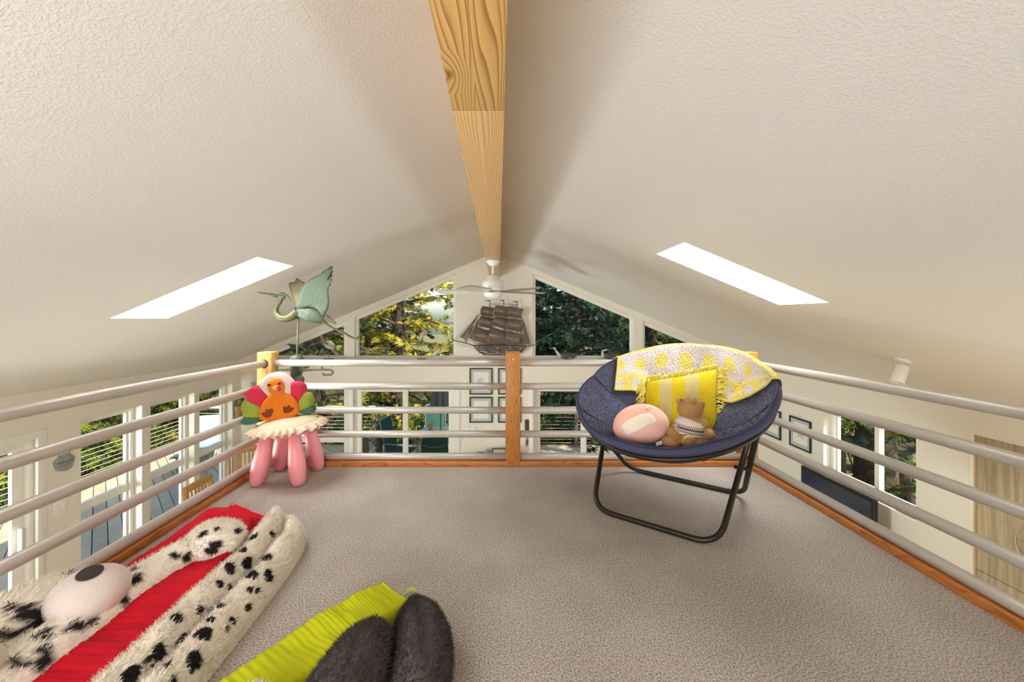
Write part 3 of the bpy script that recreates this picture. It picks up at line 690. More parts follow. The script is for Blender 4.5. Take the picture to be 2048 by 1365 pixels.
# ------------------------------------------------------------------ things on and along the walls below
M_FRAME = mat('dark_wood_frame', srgb(74, 60, 50), rough=0.45)
M_MAT = mat('blue_grey_mount', srgb(186, 192, 194), rough=0.9)
M_PAPER = mat('cream_paper', srgb(228, 226, 218), rough=0.9)
M_INK = mat('pencil_ink', srgb(120, 118, 116), rough=0.9)
def picture(fn, u0, u1, v0, v1, seed, label, group=None, frame=M_FRAME, dark=1.0):
    c = fn((u0+u1)/2, v0, -0.012); t = thing('picture_frame', label, 'picture', c, 0, group)
    fw = 0.022; r0 = rect(u0, u1, v0, v1); r1 = inset(r0, fw); r2 = inset(r1, 0.05); r3 = inset(r2, 0.012)
    if fn is fn_right: r0, r1, r2, r3 = [x[::-1] for x in (r0, r1, r2, r3)]
    part(MB().ring(r0, r1, fn, -0.025, -0.002), 'frame', frame, t, bevel=0.003)
    part(MB().ring(r1, r2, fn, -0.012, -0.004), 'mount', M_MAT, t)
    part(MB().ring(r2, r3, fn, -0.0115, -0.004), 'mount_edge', M_TRIM, t)
    pa = part(MB().prism(r3, fn, -0.009, -0.004), 'print', M_PAPER, t)
    rr = random.Random(seed); mb = MB(); um, vm = (u0+u1)/2, (v0+v1)/2; s = (u1-u0)*0.16
    for k in range(46):                                   # a small sketched tall ship: hull strokes, masts and sail strokes
        if k < 10: a = (um+rr.uniform(-s, s), vm-s*0.75+rr.uniform(-.12, .12)*s); b = (a[0]+rr.uniform(-.5, .5)*s, a[1]+rr.uniform(-.08, .08)*s)
        elif k < 14: a = (um+(k-12)*0.5*s, vm-s*0.7); b = (a[0]+0.03*s, vm+s*rr.uniform(0.7, 1.2))
        else:
            h = rr.uniform(-0.5, 0.9); w = 1-0.6*max(0, h); a = (um+rr.uniform(-w, w)*s*0.8, vm+h*s); b = (a[0]+rr.uniform(-.25, .25)*s, a[1]+rr.uniform(-.2, .2)*s)
        dx, dy = b[0]-a[0], b[1]-a[1]; l = math.hypot(dx, dy)+1e-6; px, py = -dy/l*0.0022, dx/l*0.0022
        mb.prism([(a[0]-px, a[1]-py), (b[0]-px, b[1]-py), (b[0]+px, b[1]+py), (a[0]+px, a[1]+py)], fn, -0.0098, -0.0085)
    tn = bpy.data.objects
    Mi = t.matrix_basis.inverted(); mb.v = [tuple(Mi @ Vector(v)) for v in mb.v]
    mb.build('sketch', M_INK, pa)
    return t
rows = ((C-1.302, C-0.85, 'upper'), (C-1.78, C-1.341, 'lower'))
for r, (v0, v1, rn) in enumerate(rows):
    for c, (u0, u1, cn) in enumerate(((-0.495, -0.1025, 'left sliding door'), (-0.0085, 0.384, 'right sliding door'))):
        picture(fn_far, u0, u1, v0, v1, 10*r+c, 'dark framed ship sketch, %s row, in the column beside the %s' % (rn, cn))
M_FRB = mat('blue_black_frame', srgb(46, 48, 58), rough=0.4)
picture(fn_right, 5.50, 5.904, C-1.865, C-1.43, 31, 'black framed ship sketch beside the right wall window', frame=M_FRB)
picture(fn_right, 6.09, 6.49, C-1.865, C-1.43, 32, 'black framed ship sketch farther along, toward the corner behind the saucer chair', frame=M_FRB)
def plate(fn, u0, u1, v0, v1, label, toggles, m=M_TRIM, name='switch_plate', cat='switch', d=0.012):
    t = thing(name, label, cat, fn((u0+u1)/2, v0, -d)); part(MB().prism(rect(u0, u1, v0, v1), fn, -d, -0.001), 'cover', m, t, bevel=0.003)
    for k in range(toggles):
        um = lerp(u0, u1, (k+0.5)/toggles); vm = (v0+v1)/2; part(MB().prism(rect(um-0.012, um+0.012, vm-0.025, vm+0.025), fn, -d-0.010, -d), 'toggle', M_TRIM, t, bevel=0.002)
    return t
plate(fn_left, 3.99, 4.116, C-2.00, C-1.83, 'white double switch plate below the ceramic wall plaque', 2)
plate(fn_far, -0.56, -0.38, C-1.93, C-1.86, 'white outlet cover below the ship sketches', 2, name='outlet_cover', cat='outlet')
plate(fn_far, -4.21, -4.15, C-1.16, C-1.09, 'small grey thermostat on the far wall near the corner', 0, mat('grey_plastic', srgb(176, 176, 174)), 'thermostat', 'thermostat', 0.03)
# ceramic plaque hung on the left wall
t = thing('wall_plaque', 'grey ceramic plaque hanging from a cord beside the side windows', 'plaque', (XL+0.01, 4.09, C-1.56))
out = [(4.09+0.10*(0.95+0.05*math.sin(5*a))*math.cos(a), C-1.465+0.10*(1-0.1*math.sin(3*a+1))*math.sin(a)*(1.0 if math.sin(a) < 0 else 0.72)) for a in [2*math.pi*k/28 for k in range(28)]]
pb = part(MB().prism(out, fn_left, -0.022, -0.004), 'plaque_body', mat('speckled_ceramic', srgb(172, 176, 172), rough=0.5, col2=srgb(132, 138, 136), vscale=60, bump=0.3, bscale=90), t, bevel=0.004)
part(MB().tube([fn_left(4.035, C-1.40, -0.012), fn_left(4.09, C-1.24, -0.012), fn_left(4.145, C-1.40, -0.012)], 0.004, 6), 'cord', mat('grey_cord', srgb(150, 148, 142)), t)
mb = MB()
for k in range(9): mb.prism([(4.02+0.0165*k, C-1.475), (4.028+0.0165*k, C-1.475), (4.028+0.0165*k, C-1.46), (4.024+0.0165*k, C-1.452), (4.02+0.0165*k, C-1.46)], fn_left, -0.026, -0.022)
for k in range(7): mb.prism([(4.04+0.0165*k, C-1.50), (4.046+0.0165*k, C-1.50), (4.046+0.0165*k, C-1.49), (4.04+0.0165*k, C-1.49)], fn_left, -0.026, -0.022)
part(mb, 'raised_houses', mat('dark_glaze', srgb(110, 118, 118)), t)
# brown ornament beside the right sliding door
t = thing('wall_ornament', 'long brown wooden pendant hanging beside the right sliding door', 'ornament', (0.482, YF-0.02, C-2.19))
part(MB().prism([(0.452, C-1.91), (0.512, C-1.91), (0.516, C-1.75), (0.505, C-1.725), (0.459, C-1.725), (0.448, C-1.75)], fn_far, -0.03, -0.003), 'plaque', mat('walnut', srgb(92, 68, 48), rough=0.5, var=0.3, vscale=20), t, bevel=0.006)
part(MB().lathe([(0.004, C-1.91), (0.008, C-2.06), (0.018, C-2.10), (0.012, C-2.15), (0.003, C-2.19)], 10, Matrix.Translation((0.482, YF-0.02, 0))), 'pendant', M_FRAME, t, smooth=True)
# console with boxes under the sketches
t = thing('console_table', 'narrow wooden console table below the ship sketches', 'table', (-0.1, YF-0.17, LZ))
M_CON = wood('console_wood', srgb(150, 112, 74), srgb(110, 76, 46), 8, 'X', 10)
part(MB().box(-0.55, 0.42, YF-0.32, YF-0.03, C-2.36, C-2.33), 'table_top', M_CON, t, bevel=0.004)
for x in (-0.52, 0.36):
    for y in (YF-0.30, YF-0.08): part(MB().box(x, x+0.035, y, y+0.035, LZ, C-2.36), 'leg', M_CON, t)
o = MB().box(-0.37, -0.24, YF-0.26, YF-0.12, C-2.33, C-2.238).build('wooden_box', mat('box_wood', srgb(126, 102, 76), var=0.2)); tag(o, 'small brown wooden box on the narrow console', 'box')
o.modifiers.new('bevel', 'BEVEL').width = 0.006
t = thing('storage_box', 'open grey-brown box with pale papers on the narrow console', 'box', (0.02, YF-0.19, C-2.33))
part(MB().ring(rect(-0.11, 0.13, YF-0.30, YF-0.06), rect(-0.10, 0.12, YF-0.29, YF-0.07), lambda u, v, w: Vector((u, v, w)), C-2.33, C-2.20), 'box_wall', mat('grey_box', srgb(120, 112, 98)), t)
part(MB().box(-0.09, 0.11, YF-0.28, YF-0.08, C-2.329, C-2.215), 'papers', M_PAPER, t)

# television on a stand, right wall
t = thing('television', 'wide black flat television below the right wall window', 'television', (4.08, 4.88, C-2.66))
part(MB().box(4.09, 4.13, 4.35, 5.41, C-2.61, C-1.985), 'casing', M_BLACK, t, bevel=0.006)
part(MB().box(4.085, 4.0895, 4.385, 5.375, C-2.57, C-2.02), 'screen', mat('dark_screen', srgb(44, 50, 66), rough=0.12, spec=0.6), t)
part(MB().box(4.09, 4.13, 4.80, 4.96, C-2.65, C-2.6), 'neck', M_BLACK, t); part(MB().box(4.0, 4.22, 4.65, 5.11, C-2.66, C-2.645), 'foot', M_BLACK, t)
t = thing('television_stand', 'low wooden cabinet carrying the television', 'cabinet', (4.08, 4.88, LZ))
part(MB().box(3.88, 4.29, 4.2, 5.56, LZ+0.05, C-2.66), 'body', M_CON, t, bevel=0.004)
for a, b in ((4.22, 4.87), (4.89, 5.54)):
    dd = part(MB().box(3.862, 3.88, a, b, LZ+0.08, C-2.69), 'door', M_CON, t)
# dining chairs
M_DIN = wood('honey_oak', srgb(206, 158, 92), srgb(164, 112, 56), 10, 'Z', 9)
def dining_chair(loc, rz, label):
    t = thing('dining_chair', label, 'chair', loc, rz, 'dining chairs on the lower floor')
    b = lambda *a: MB().box(*a)
    for s in (-1, 1):
        MB().tube([(s*0.205, 0.20, 0), (s*0.205, 0.20, 0.45), (s*0.215, 0.27, 1.10)], [(0.018, 0.022)]*3, 8).build('back_post', M_DIN, t)
        b(s*0.2-0.02, s*0.2+0.02, -0.22, -0.18, 0, 0.44).build('leg', M_DIN, t)
        b(s*0.2-0.012, s*0.2+0.012, -0.18, 0.19, 0.2, 0.23).build('stretcher', M_DIN, t)
    b(-0.235, 0.235, -0.24, 0.21, 0.44, 0.475).build('seat', M_DIN, t, bevel=0.01)
    b(-0.24, 0.24, 0.245, 0.285, 1.03, 1.115).build('top_rail', M_DIN, t, bevel=0.008); b(-0.2, 0.2, 0.20, 0.225, 0.55, 0.60).build('lower_rail', M_DIN, t)
    for k in range(7):
        x = -0.168+0.056*k; MB().add([], []) if False else None
        m = MB(); m.add([(x-0.012, 0.205, 0.6), (x+0.012, 0.205, 0.6), (x+0.012, 0.255, 1.03), (x-0.012, 0.255, 1.03), (x-0.012, 0.217, 0.6), (x+0.012, 0.217, 0.6), (x+0.012, 0.267, 1.03), (x-0.012, 0.267, 1.03)], [(0, 1, 2, 3), (5, 4, 7, 6), (0, 4, 5, 1), (3, 2, 6, 7), (0, 3, 7, 4), (1, 5, 6, 2)])
        m.build('slat', M_DIN, t)
    return t
dining_chair((-3.60, 5.14, LZ), math.radians(90), 'honey oak slat-back dining chair alone below the middle side window')
dining_chair((-3.93, 6.28, LZ), math.radians(42), 'honey oak slat-back dining chair in the corner behind the pink stool')
# wall shelf with two plant baskets in the far left corner
t = thing('wall_shelf', 'small white shelf in the far left corner', 'shelf', (-4.25, YF-0.1, C-1.70)); part(MB().box(-4.44, -4.0, YF-0.2, YF-0.001, C-1.70, C-1.675), 'board', M_TRIM, t)
for s in (-4.38, -4.08): part(MB().box(s-0.012, s+0.012, YF-0.16, YF-0.002, C-1.80, C-1.70), 'bracket', M_TRIM, t)
M_WICK = mat('wicker', srgb(206, 170, 122), rough=0.8, col2=srgb(160, 120, 78), vscale=40, bump=0.5, bscale=60)
for k, (x, lb) in enumerate(((-4.345, 'wicker basket of grey-green leaves nearer the side wall'), (-4.17, 'wicker basket of grey-green leaves half behind the turkey cushion'))):
    t = thing('plant_basket', lb, 'plant', (x, YF-0.11, C-1.675)); mb = MB()
    for q in range(9): mb.tube([((0.052+0.002*q)*math.cos(a), (0.052+0.002*q)*math.sin(a), 0.012+0.023*q) for a in [2*math.pi*j/18 for j in range(18)]], 0.0125, 6, closed=True)
    mb.build('basket', M_WICK, t, True); mb = MB(); rr = random.Random(k)
    for q in range(170):
        u = Vector((rr.gauss(0, 1), rr.gauss(0, 1), abs(rr.gauss(0, 1)))).normalized(); p = Vector((u.x*0.075, u.y*0.07, 0.20+u.z*0.12)); s = u.cross(Vector((rr.random(), rr.random(), 1))).normalized()
        mb.tri(p-s*0.008, p+s*0.008, p+(u+Vector((0, 0, 0.4)))*0.035, tuple(c*rr.uniform(.7, 1.2) for c in srgb(126, 142, 112)[:3])+(1,))
    f = mb.build('leaves', M_NEEDLE, t); f['kind'] = 'stuff'
# ceiling spot on the right slope
sx, sy = 3.468, 3.434; sn = Vector((-SL, 0, -1)).normalized(); sp = Vector((sx, sy, roof_z(sx)))
t = thing('ceiling_spotlight', 'white cylinder spotlight hanging from the right ceiling slope', 'lamp', sp)
Q = Vector((0, 0, -1)).rotation_difference(sn).to_matrix().to_4x4()
part(MB().lathe([(0.0, 0.0), (0.062, 0.0), (0.058, -0.012), (0.02, -0.02), (0.0, -0.02)], 24, Matrix.Translation(sp) @ Q), 'canopy', M_WHITE, t, smooth=True)
c0 = sp+Vector((0, 0, -0.05)); part(MB().tube([sp, c0+Vector((-.01, 0, -.01))], 0.009, 8), 'stem', M_WHITE, t)
ax = Vector((-0.42, -0.05, -1)).normalized(); Q2 = Vector((0, 0, -1)).rotation_difference(ax).to_matrix().to_4x4()
part(MB().lathe([(0.0, 0.0), (0.048, 0.0), (0.052, -0.006), (0.052, -0.155), (0.046, -0.155), (0.044, -0.05), (0.0, -0.05)], 24, Matrix.Translation(c0) @ Q2), 'shade', M_WHITE, t, smooth=False, bevel=0.002)
# wire ring ornament on the oak door
t = thing('wire_ring', 'thin pale wire ring ornament hanging on the limed oak door', 'ornament', (XR-0.0, 3.22, C-2.0))
part(MB().tube([fn_right(3.18+0.17*math.cos(a), C-1.85+0.17*math.sin(a), 0.018) for a in [2*math.pi*k/40 for k in range(40)]], 0.004, 6, closed=True), 'ring', M_PIPE, t, smooth=True)
for a in (0.0, 1.05, 2.1):
    part(MB().tube([fn_right(3.18+0.17*math.cos(a), C-1.85+0.17*math.sin(a), 0.018), fn_right(3.18-0.17*math.cos(a), C-1.85-0.17*math.sin(a), 0.018)], 0.003, 5), 'spoke', M_PIPE, t)

# ------------------------------------------------------------------ ceiling fan under the beam
fy = 4.83; fx = RX+0.004
t = thing('ceiling_fan', 'white five-blade ceiling fan hanging from the ridge beam', 'fan', (fx, fy, HB))
T0 = Matrix.Translation((fx, fy, HB))
part(MB().lathe([(0.0, -0.001), (0.082, -0.001), (0.08, -0.02), (0.05, -0.06), (0.018, -0.075), (0.0, -0.075)], 28, T0), 'canopy', M_WHITE, t, smooth=True)
part(MB().tube([(fx, fy, HB-0.07), (fx, fy, HB-0.19)], 0.014, 12), 'down_rod', M_WHITE, t, smooth=True)
part(MB().lathe([(0.0, -0.17), (0.03, -0.172), (0.055, -0.19), (0.085, -0.215), (0.088, -0.235), (0.125, -0.25), (0.133, -0.29), (0.132, -0.345), (0.11, -0.37), (0.0, -0.37)], 32, T0), 'motor_housing', M_WHITE, t, smooth=True)
part(MB().lathe([(0.0, -0.39), (0.118, -0.39), (0.116, -0.415), (0.09, -0.445), (0.04, -0.462), (0.0, -0.465)], 32, T0), 'bottom_bowl', M_WHITE, t, smooth=True)
for k in range(5):
    a = math.radians(170-72*k); ca, sa = math.cos(a), math.sin(a); pit = math.radians(11)
    def bl(u, v, s, ca=ca, sa=sa):
        r = 0.10+0.60*u; w = (0.045+0.055*math.sin(min(1, u*1.6)*math.pi/2))*(1-0.9*max(0, u-0.93)/0.07*0.5); q = (v*2-1)*w
        return Vector((fx+ca*r-sa*q*math.cos(pit), fy+sa*r+ca*q*math.cos(pit), HB-0.375+q*math.sin(pit)+s*0.004))
    mb = MB().grid(lambda u, v: bl(u, v, -1), 12, 4); mb.grid(lambda u, v: bl(u, v, 1), 12, 4)
    part(mb, 'blade', M_WHITE, t, smooth=True)

# ------------------------------------------------------------------ model ship hanging on the gable wall
M_SAIL = mat('bronze_sail', srgb(136, 122, 111), rough=0.32, metal=0.45, var=0.3, vscale=14, stretch=(1, 1, 5))
M_HULL = mat('dark_bronze', srgb(84, 68, 56), rough=0.45, metal=0.4, var=0.3, vscale=18)
YS = YF-0.055
def S(cx, cy, d=0.0): return PX(860+cx/8.533, 580+cy/8.533, YS)-Vector((0, d, 0))
t = thing('ship_sculpture', 'bronze metal sailing ship wall sculpture between the tall gable windows', 'sculpture', S(1200, 1105, 0))
rowsq = [[[(905, 280), (1105, 310), (1090, 470), (880, 440)], [(1140, 265), (1355, 295), (1330, 470), (1100, 435)], [(1355, 285), (1600, 325), (1570, 500), (1325, 455)]],
         [[(880, 445), (1125, 490), (1075, 670), (850, 625)], [(1125, 450), (1345, 490), (1310, 685), (1065, 600)], [(1345, 490), (1580, 510), (1560, 725), (1315, 670)]],
         [[(805, 640), (1050, 700), (990, 930), (790, 870)], [(1065, 640), (1310, 710), (1275, 945), (1000, 885)], [(1330, 700), (1570, 760), (1530, 975), (1285, 905)]]]
for r, row in enumerate(rowsq):
    for c, q in enumerate(row):
        def sl(u, v, o, q=q, c=c):
            x = lerp(lerp(q[0][0], q[1][0], u), lerp(q[3][0], q[2][0], u), v); y = lerp(lerp(q[0][1], q[1][1], u), lerp(q[3][1], q[2][1], u), v)
            bl = math.sin(math.pi*min(1, v*0.95+0.05)); x -= 26*bl
            return S(x, y, 0.012+0.075*(1-u)**1.5+0.004*(2-c)+0.075*bl+o)
        mb = MB().grid(lambda u, v: sl(u, v, 0), 4, 10); mb.grid(lambda u, v: sl(u, v, 0.004), 4, 10)
        part(mb, 'sail', M_SAIL, t, smooth=True)
for nm, pl, d in (('jib', [(830, 400), (690, 600), (515, 805), (560, 820), (590, 850), (620, 910)], 0.04), ('jib', [(832, 460), (760, 640), (668, 830), (720, 850), (750, 880), (768, 908), (795, 700)], 0.02), ('spanker', [(1582, 520), (1640, 700), (1715, 935), (1530, 920), (1525, 760)], 0.01)):
    mb = MB(); n_ = len(pl); vs = [S(x, y, d) for x, y in pl]+[S(x, y, d+0.006) for x, y in pl]
    c = sum(vs[:n_], Vector())/n_-Vector((0, 0.02, 0)); vs += [c, c-Vector((0, 0.006, 0))]
    mb.add(vs, [(i, (i+1) % n_, 2*n_) for i in range(n_)]+[(n_+(i+1) % n_, n_+i, 2*n_+1) for i in range(n_)]+[(i, n_+i, n_+(i+1) % n_, (i+1) % n_) for i in range(n_)])
    part(mb, nm, M_SAIL, t)
for x, y0 in ((1022, 180), (1258, 175), (1487, 195)):
    m_ = part(MB().tube([S(x, y0, 0.012), S(x+5, 960, 0.012)], 0.006, 8), 'mast', M_HULL, t)
    part(MB().prism([(x, y0), (x-112, y0-2), (x-60, y0+8), (x, y0+22)], lambda u, v, w: S(u, v, w), 0.006, 0.012), 'pennant', M_HULL, t)
bots = lambda u: 1105-(abs(2*u-1)**2.6)*150
mb = MB(); rr = random.Random(3)
for lv in range(5):
    f = lv/4; xs0, xs1 = lerp(745, 900, f**1.3), lerp(1640, 1500, f**1.3); y = lerp(955, 1100, f)
    k = xs0
    while k < xs1-20:
        l = rr.uniform(70, 260); e = min(xs1, k+l)
        mb.prism([(k, y-(9 if lv else 14)), (e, y-(9 if lv else 14)+6), (e, y+9+6), (k, y+9)], lambda u, v, w: S(u, v, w), 0.0, 0.05*math.sin(math.pi*(0.25+0.5*f))+0.01); k = e+(rr.uniform(0, 50) if lv in (1, 2, 3) else -5)
part(mb, 'hull', M_HULL, t); mb = MB()
mb.tube([S(740, 945, .02), S(790, 1010, .04), S(870, 1075, .045), S(980, 1105, .04), S(1280, 1108, .04), S(1450, 1090, .045), S(1560, 1045, .04), S(1640, 970, .02)], 0.008, 8)
for x in (830, 960, 1195, 1420, 1560): mb.tube([S(x, 955, .03), S(x+rr.uniform(-10, 20), 1085, .045)], 0.005, 6)
mb.tube([S(390, 860, .01), S(600, 905, .02), S(745, 948, .03), S(1100, 930, .03), S(1640, 965, .03), S(1785, 940, .02)], 0.007, 8)
part(mb, 'hull_frame', M_HULL, t); mb = MB()
for a, b in (((395, 860), (1000, 270)), ((440, 860), (870, 400)), ((1575, 500), (1780, 940)), ((1570, 480), (1720, 930)), ((430, 880), (570, 968)), ((570, 968), (745, 960)), ((575, 910), (570, 968)), ((760, 920), (1100, 900)), ((1020, 245), (1258, 235)), ((1258, 235), (1490, 262)), ((1390, 275), (1487, 255))):
    mb.tube([S(*a, .012), S(*b, .012)], 0.0022, 5)
part(mb, 'rigging', M_DARK, t)

# ------------------------------------------------------------------ carved birds on the window ledge
LEDGE = C-0.692
M_BIRDB = mat('brown_feather_paint', srgb(92, 84, 78), rough=0.6, var=0.25, vscale=30)
M_BIRDW = mat('pale_feather_paint', srgb(200, 196, 186), rough=0.6, var=0.12, vscale=30)
YL = YF-0.075
def curlew(dx, neck, label):
    # swimming decoy: flat-bottomed hull body, slender pale neck and head to the left
    t = thing('bird_decoy', label, 'decoy', PX(1136+dx, 718.5, YL)); t.location.z = LEDGE
    P = lambda x, y: PX(x+dx, y, YL)+Vector((0, 0, LEDGE-PX(0, 718.5, YL).z))
    mb = MB().tube(smooth_path([P(1154, 709.5), P(1146, 711), P(1137, 712), P(1128, 711.5), P(1122, 710), P(1117, 707)], 5), [(0.006+0.05*math.sin(math.pi*min(1, k/25*1.0+0.06))**0.7*1.0, 0.006+0.045*math.sin(math.pi*min(1, k/25+0.06))) for k in range(26)], 14)
    for k, v in enumerate(mb.v): mb.v[k] = (v[0], v[1], max(v[2], LEDGE))
    part(mb, 'body', M_BIRDB, t, smooth=True)
    nk = smooth_path([P(x, y) for x, y in neck], 5); m = len(nk)
    part(MB().tube(nk, [lerp(0.03, 0.012, min(1, k/(m-1)*1.4)) for k in range(m)], 10), 'neck', M_BIRDW, t, smooth=True)
    h = nk[-1]; part(MB().blob(h, (0.024, 0.017, 0.016)), 'head', M_BIRDW, t, smooth=True)
    part(MB().tube([h-Vector((0.01, 0, 0)), h-Vector((0.085, 0, 0.004))], [0.008, 0.002], 8), 'bill', M_BIRDW, t, smooth=True)
    for q in (1137, 1140.5):
        a = P(q, 715.5)-Vector((0, 0.062, 0)); part(MB().tube([a+Vector((-.004, 0, -.012)), a+Vector((.006, 0, .012))], [0.004, 0.004], 6), 'wing_mark', mat('cream_mark', srgb(232, 214, 160)), t)
    return t
curlew(0, [(1121, 713), (1115, 706), (1111, 700), (1109, 696.5)], 'carved bird decoy with an upright neck on the window ledge')
curlew(86, [(1121, 713), (1119, 706), (1121, 701.5), (1126, 700)], 'carved bird decoy with a curled neck on the window ledge behind the crochet blanket')
def ledge_base(x, y=LEDGE, r=0.07): return MB().box(x-r, x+r, YL-0.03, YL+0.03, y, y+0.014)
M_DRIFT = mat('driftwood', srgb(160, 134, 104), rough=0.85, var=0.3, vscale=30)
t = thing('heron_figurine', 'slim white heron figurine on a stand in front of the tall left gable window', 'figurine', (PX(843, 717, YL).x, YL, LEDGE))
part(ledge_base(PX(843, 717, YL).x), 'base', M_DRIFT, t, bevel=0.004); part(MB().tube([PX(843, 716, YL), PX(843, 690, YL)], 0.003, 6), 'stem', M_DARK, t)
part(MB().tube(smooth_path([PX(824, 691, YL), PX(838, 689, YL), PX(850, 690, YL), PX(860, 687, YL)], 4), 0.011, 8), 'branch', M_DRIFT, t, smooth=True)
part(MB().tube(smooth_path([PX(840, 684, YL), PX(842, 676, YL), PX(846, 668, YL), PX(850, 663, YL), PX(846, 658, YL), PX(849, 655, YL)], 5), [lerp(0.012, 0.04, min(1, k/8)) if k < 9 else lerp(0.04, 0.008, min(1, (k-8)/9)) for k in range(26)], 12), 'body', M_BIRDW, t, smooth=True)
part(MB().blob(PX(850, 655, YL), (0.018, 0.014, 0.013)), 'head', M_BIRDW, t, smooth=True); part(MB().tube([PX(851, 655, YL), PX(857, 659, YL)], [0.006, 0.001], 8), 'bill', M_DRIFT, t)
part(MB().tube([PX(842, 684, YL), PX(843, 690, YL)], 0.003, 6), 'leg', M_DARK, t)
for x, dark, lb in ((657.5, False, 'grey shorebird carving on a thin rod, right of the weathervane pole'), (587.0, True, 'brown-backed shorebird carving behind the weathervane pole')):
    xx = PX(x, 717, YL).x; t = thing('shorebird_carving', lb, 'figurine', (xx, YL, LEDGE))
    part(ledge_base(xx, r=0.08), 'base', M_DRIFT, t, bevel=0.004); part(MB().tube([PX(x, 716, YL), PX(x, 698, YL)], 0.003, 6), 'rod', M_DARK, t)
    part(MB().tube(smooth_path([PX(x+11, 696, YL), PX(x+5, 694.5, YL), PX(x-3, 693, YL), PX(x-8, 690, YL)], 5), [0.004+0.036*math.sin(math.pi*min(1, (k+2)/18)) for k in range(16)], 12), 'body', M_BIRDB if dark else M_BIRDW, t, smooth=True)
    part(MB().blob(PX(x-9, 689, YL), (0.018, 0.014, 0.014)), 'head', M_BIRDB if dark else M_BIRDW, t, smooth=True); part(MB().tube([PX(x-10, 689, YL), PX(x-17, 691, YL)], [0.005, 0.001], 6), 'bill', M_DARK, t)

# ------------------------------------------------------------------ heron weathervane standing just outside the railing
YW = 3.56
M_VERD = mat('verdigris_copper', srgb(104, 130, 115), rough=0.55, metal=0.25, col2=srgb(94, 98, 76), vscale=110, detail=8, bump=0.25, bscale=120)
M_BRON = mat('aged_bronze', srgb(126, 112, 76), rough=0.45, metal=0.45, col2=srgb(92, 106, 84), vscale=18, detail=8)
def H(cx, cy, d=0.0): return PX(480+cx/4.55, 500+cy/4.55, YW)-Vector((0, d, 0))
t = thing('weathervane', 'verdigris flying heron weathervane on a pole behind the corner post', 'weathervane', (H(515, 1000).x, YW, LZ))
body = [(H(x, y), r) for x, y, r in ((470, 595, 0.020), (520, 575, 0.040), (580, 572, 0.062), (640, 590, 0.072), (700, 612, 0.062), (745, 635, 0.042), (775, 645, 0.016))]
pp = smooth_path([b[0] for b in body], 4); rs = [np.interp(k/4, range(len(body)), [b[1] for b in body]) for k in range(len(pp))]
part(MB().tube(pp, [(float(r)*0.95, float(r)*0.75) for r in rs], 18), 'body', M_VERD, t, smooth=True)
nk = smooth_path([H(530, 560), H(480, 600), H(420, 622), H(360, 610), H(328, 570), H(332, 520), H(362, 480), H(378, 445)], 5)
part(MB().tube(nk, [lerp(0.045, 0.017, min(1, k/(len(nk)-1)*1.25)) for k in range(len(nk))], 14), 'neck', M_BRON, t, smooth=True)
part(MB().blob(H(378, 432), (0.036, 0.02, 0.024)), 'head', M_VERD, t, smooth=True)
part(MB().tube([H(350, 425), H(280, 408), H(160, 388)], [0.016, 0.011, 0.004], 10), 'beak', M_BRON, t, smooth=True)
part(MB().tube(smooth_path([H(365, 405), H(405, 405), H(440, 430), H(468, 462)], 4), [0.016, 0.016, 0.015, 0.014, 0.013, 0.012, 0.011, 0.01, 0.009, 0.008, 0.006, 0.004, 0.002], 8), 'crest', M_BRON, t, smooth=True)
def plate_wing(pl, d0, curve, th=0.006):
    mb = MB(); n_ = len(pl); cx = sum(p[0] for p in pl)/n_; cy = sum(p[1] for p in pl)/n_; base = 0
    def z(x, y): return d0+curve(x, y)
    for side in (0, 1):
        for f in (1.0, 0.8, 0.6, 0.4, 0.2):
            for x, y in pl:
                X_, Y_ = cx+(x-cx)*f, cy+(y-cy)*f; mb.v.append(tuple(H(X_, Y_, z(X_, Y_)+th*side)))
        mb.v.append(tuple(H(cx, cy, z(cx, cy)+th*side)))
    off = 5*n_+1
    for s in (0, 1):
        for r in range(4):
            for i in range(n_):
                j = (i+1) % n_; mb.f.append((s*off+r*n_+i, s*off+r*n_+j, s*off+(r+1)*n_+j, s*off+(r+1)*n_+i))
        for i in range(n_): mb.f.append((s*off+4*n_+i, s*off+4*n_+(i+1) % n_, s*off+5*n_))
    for i in range(n_): j = (i+1) % n_; mb.f.append((i, off+i, off+j, j))
    return mb
nw = [(530, 505), (548, 460), (572, 400), (600, 345), (640, 300), (700, 260), (760, 232), (820, 190), (878, 160), (884, 172), (872, 192), (885, 205), (868, 228), (880, 240), (862, 266), (872, 280), (850, 305), (858, 325), (836, 345), (828, 400), (832, 450), (826, 510), (810, 560), (790, 595), (768, 612), (752, 575), (725, 540), (690, 515), (650, 512), (600, 530), (560, 530)]
part(plate_wing(nw, 0.04, lambda x, y: 0.05*max(0, (520-y)/360)), 'wing', M_VERD, t, smooth=True)
fw = [(490, 488), (470, 430), (448, 380), (428, 335), (424, 303), (445, 292), (470, 290), (484, 272), (488, 250), (520, 268), (560, 290), (592, 318), (575, 380), (556, 440), (540, 485)]
part(plate_wing(fw, -0.02, lambda x, y: -0.03*max(0, (500-y)/250)), 'wing', M_BRON, t, smooth=True)
part(MB().prism([(755, 640), (790, 590), (830, 625), (878, 668), (860, 674), (800, 660)], lambda u, v, w: H(u, v, w), -0.012, 0.012), 'tail', M_BRON, t, bevel=0.003)
for d in (0.012, -0.012):
    lg = smooth_path([H(755, 655, d), H(850, 715, d), H(940, 752, d), H(1025, 800, d), H(1090, 795, d)], 4); part(MB().tube(lg, 0.0065, 7), 'leg', M_BRON, t, smooth=True)
    f_ = H(1045, 806, d)
    for q in ((30, -18), (48, -8), (28, 10)): part(MB().tube([f_, H(1045+q[0], 806+q[1], d)], [0.005, 0.002], 6), 'toe', M_BRON, t)
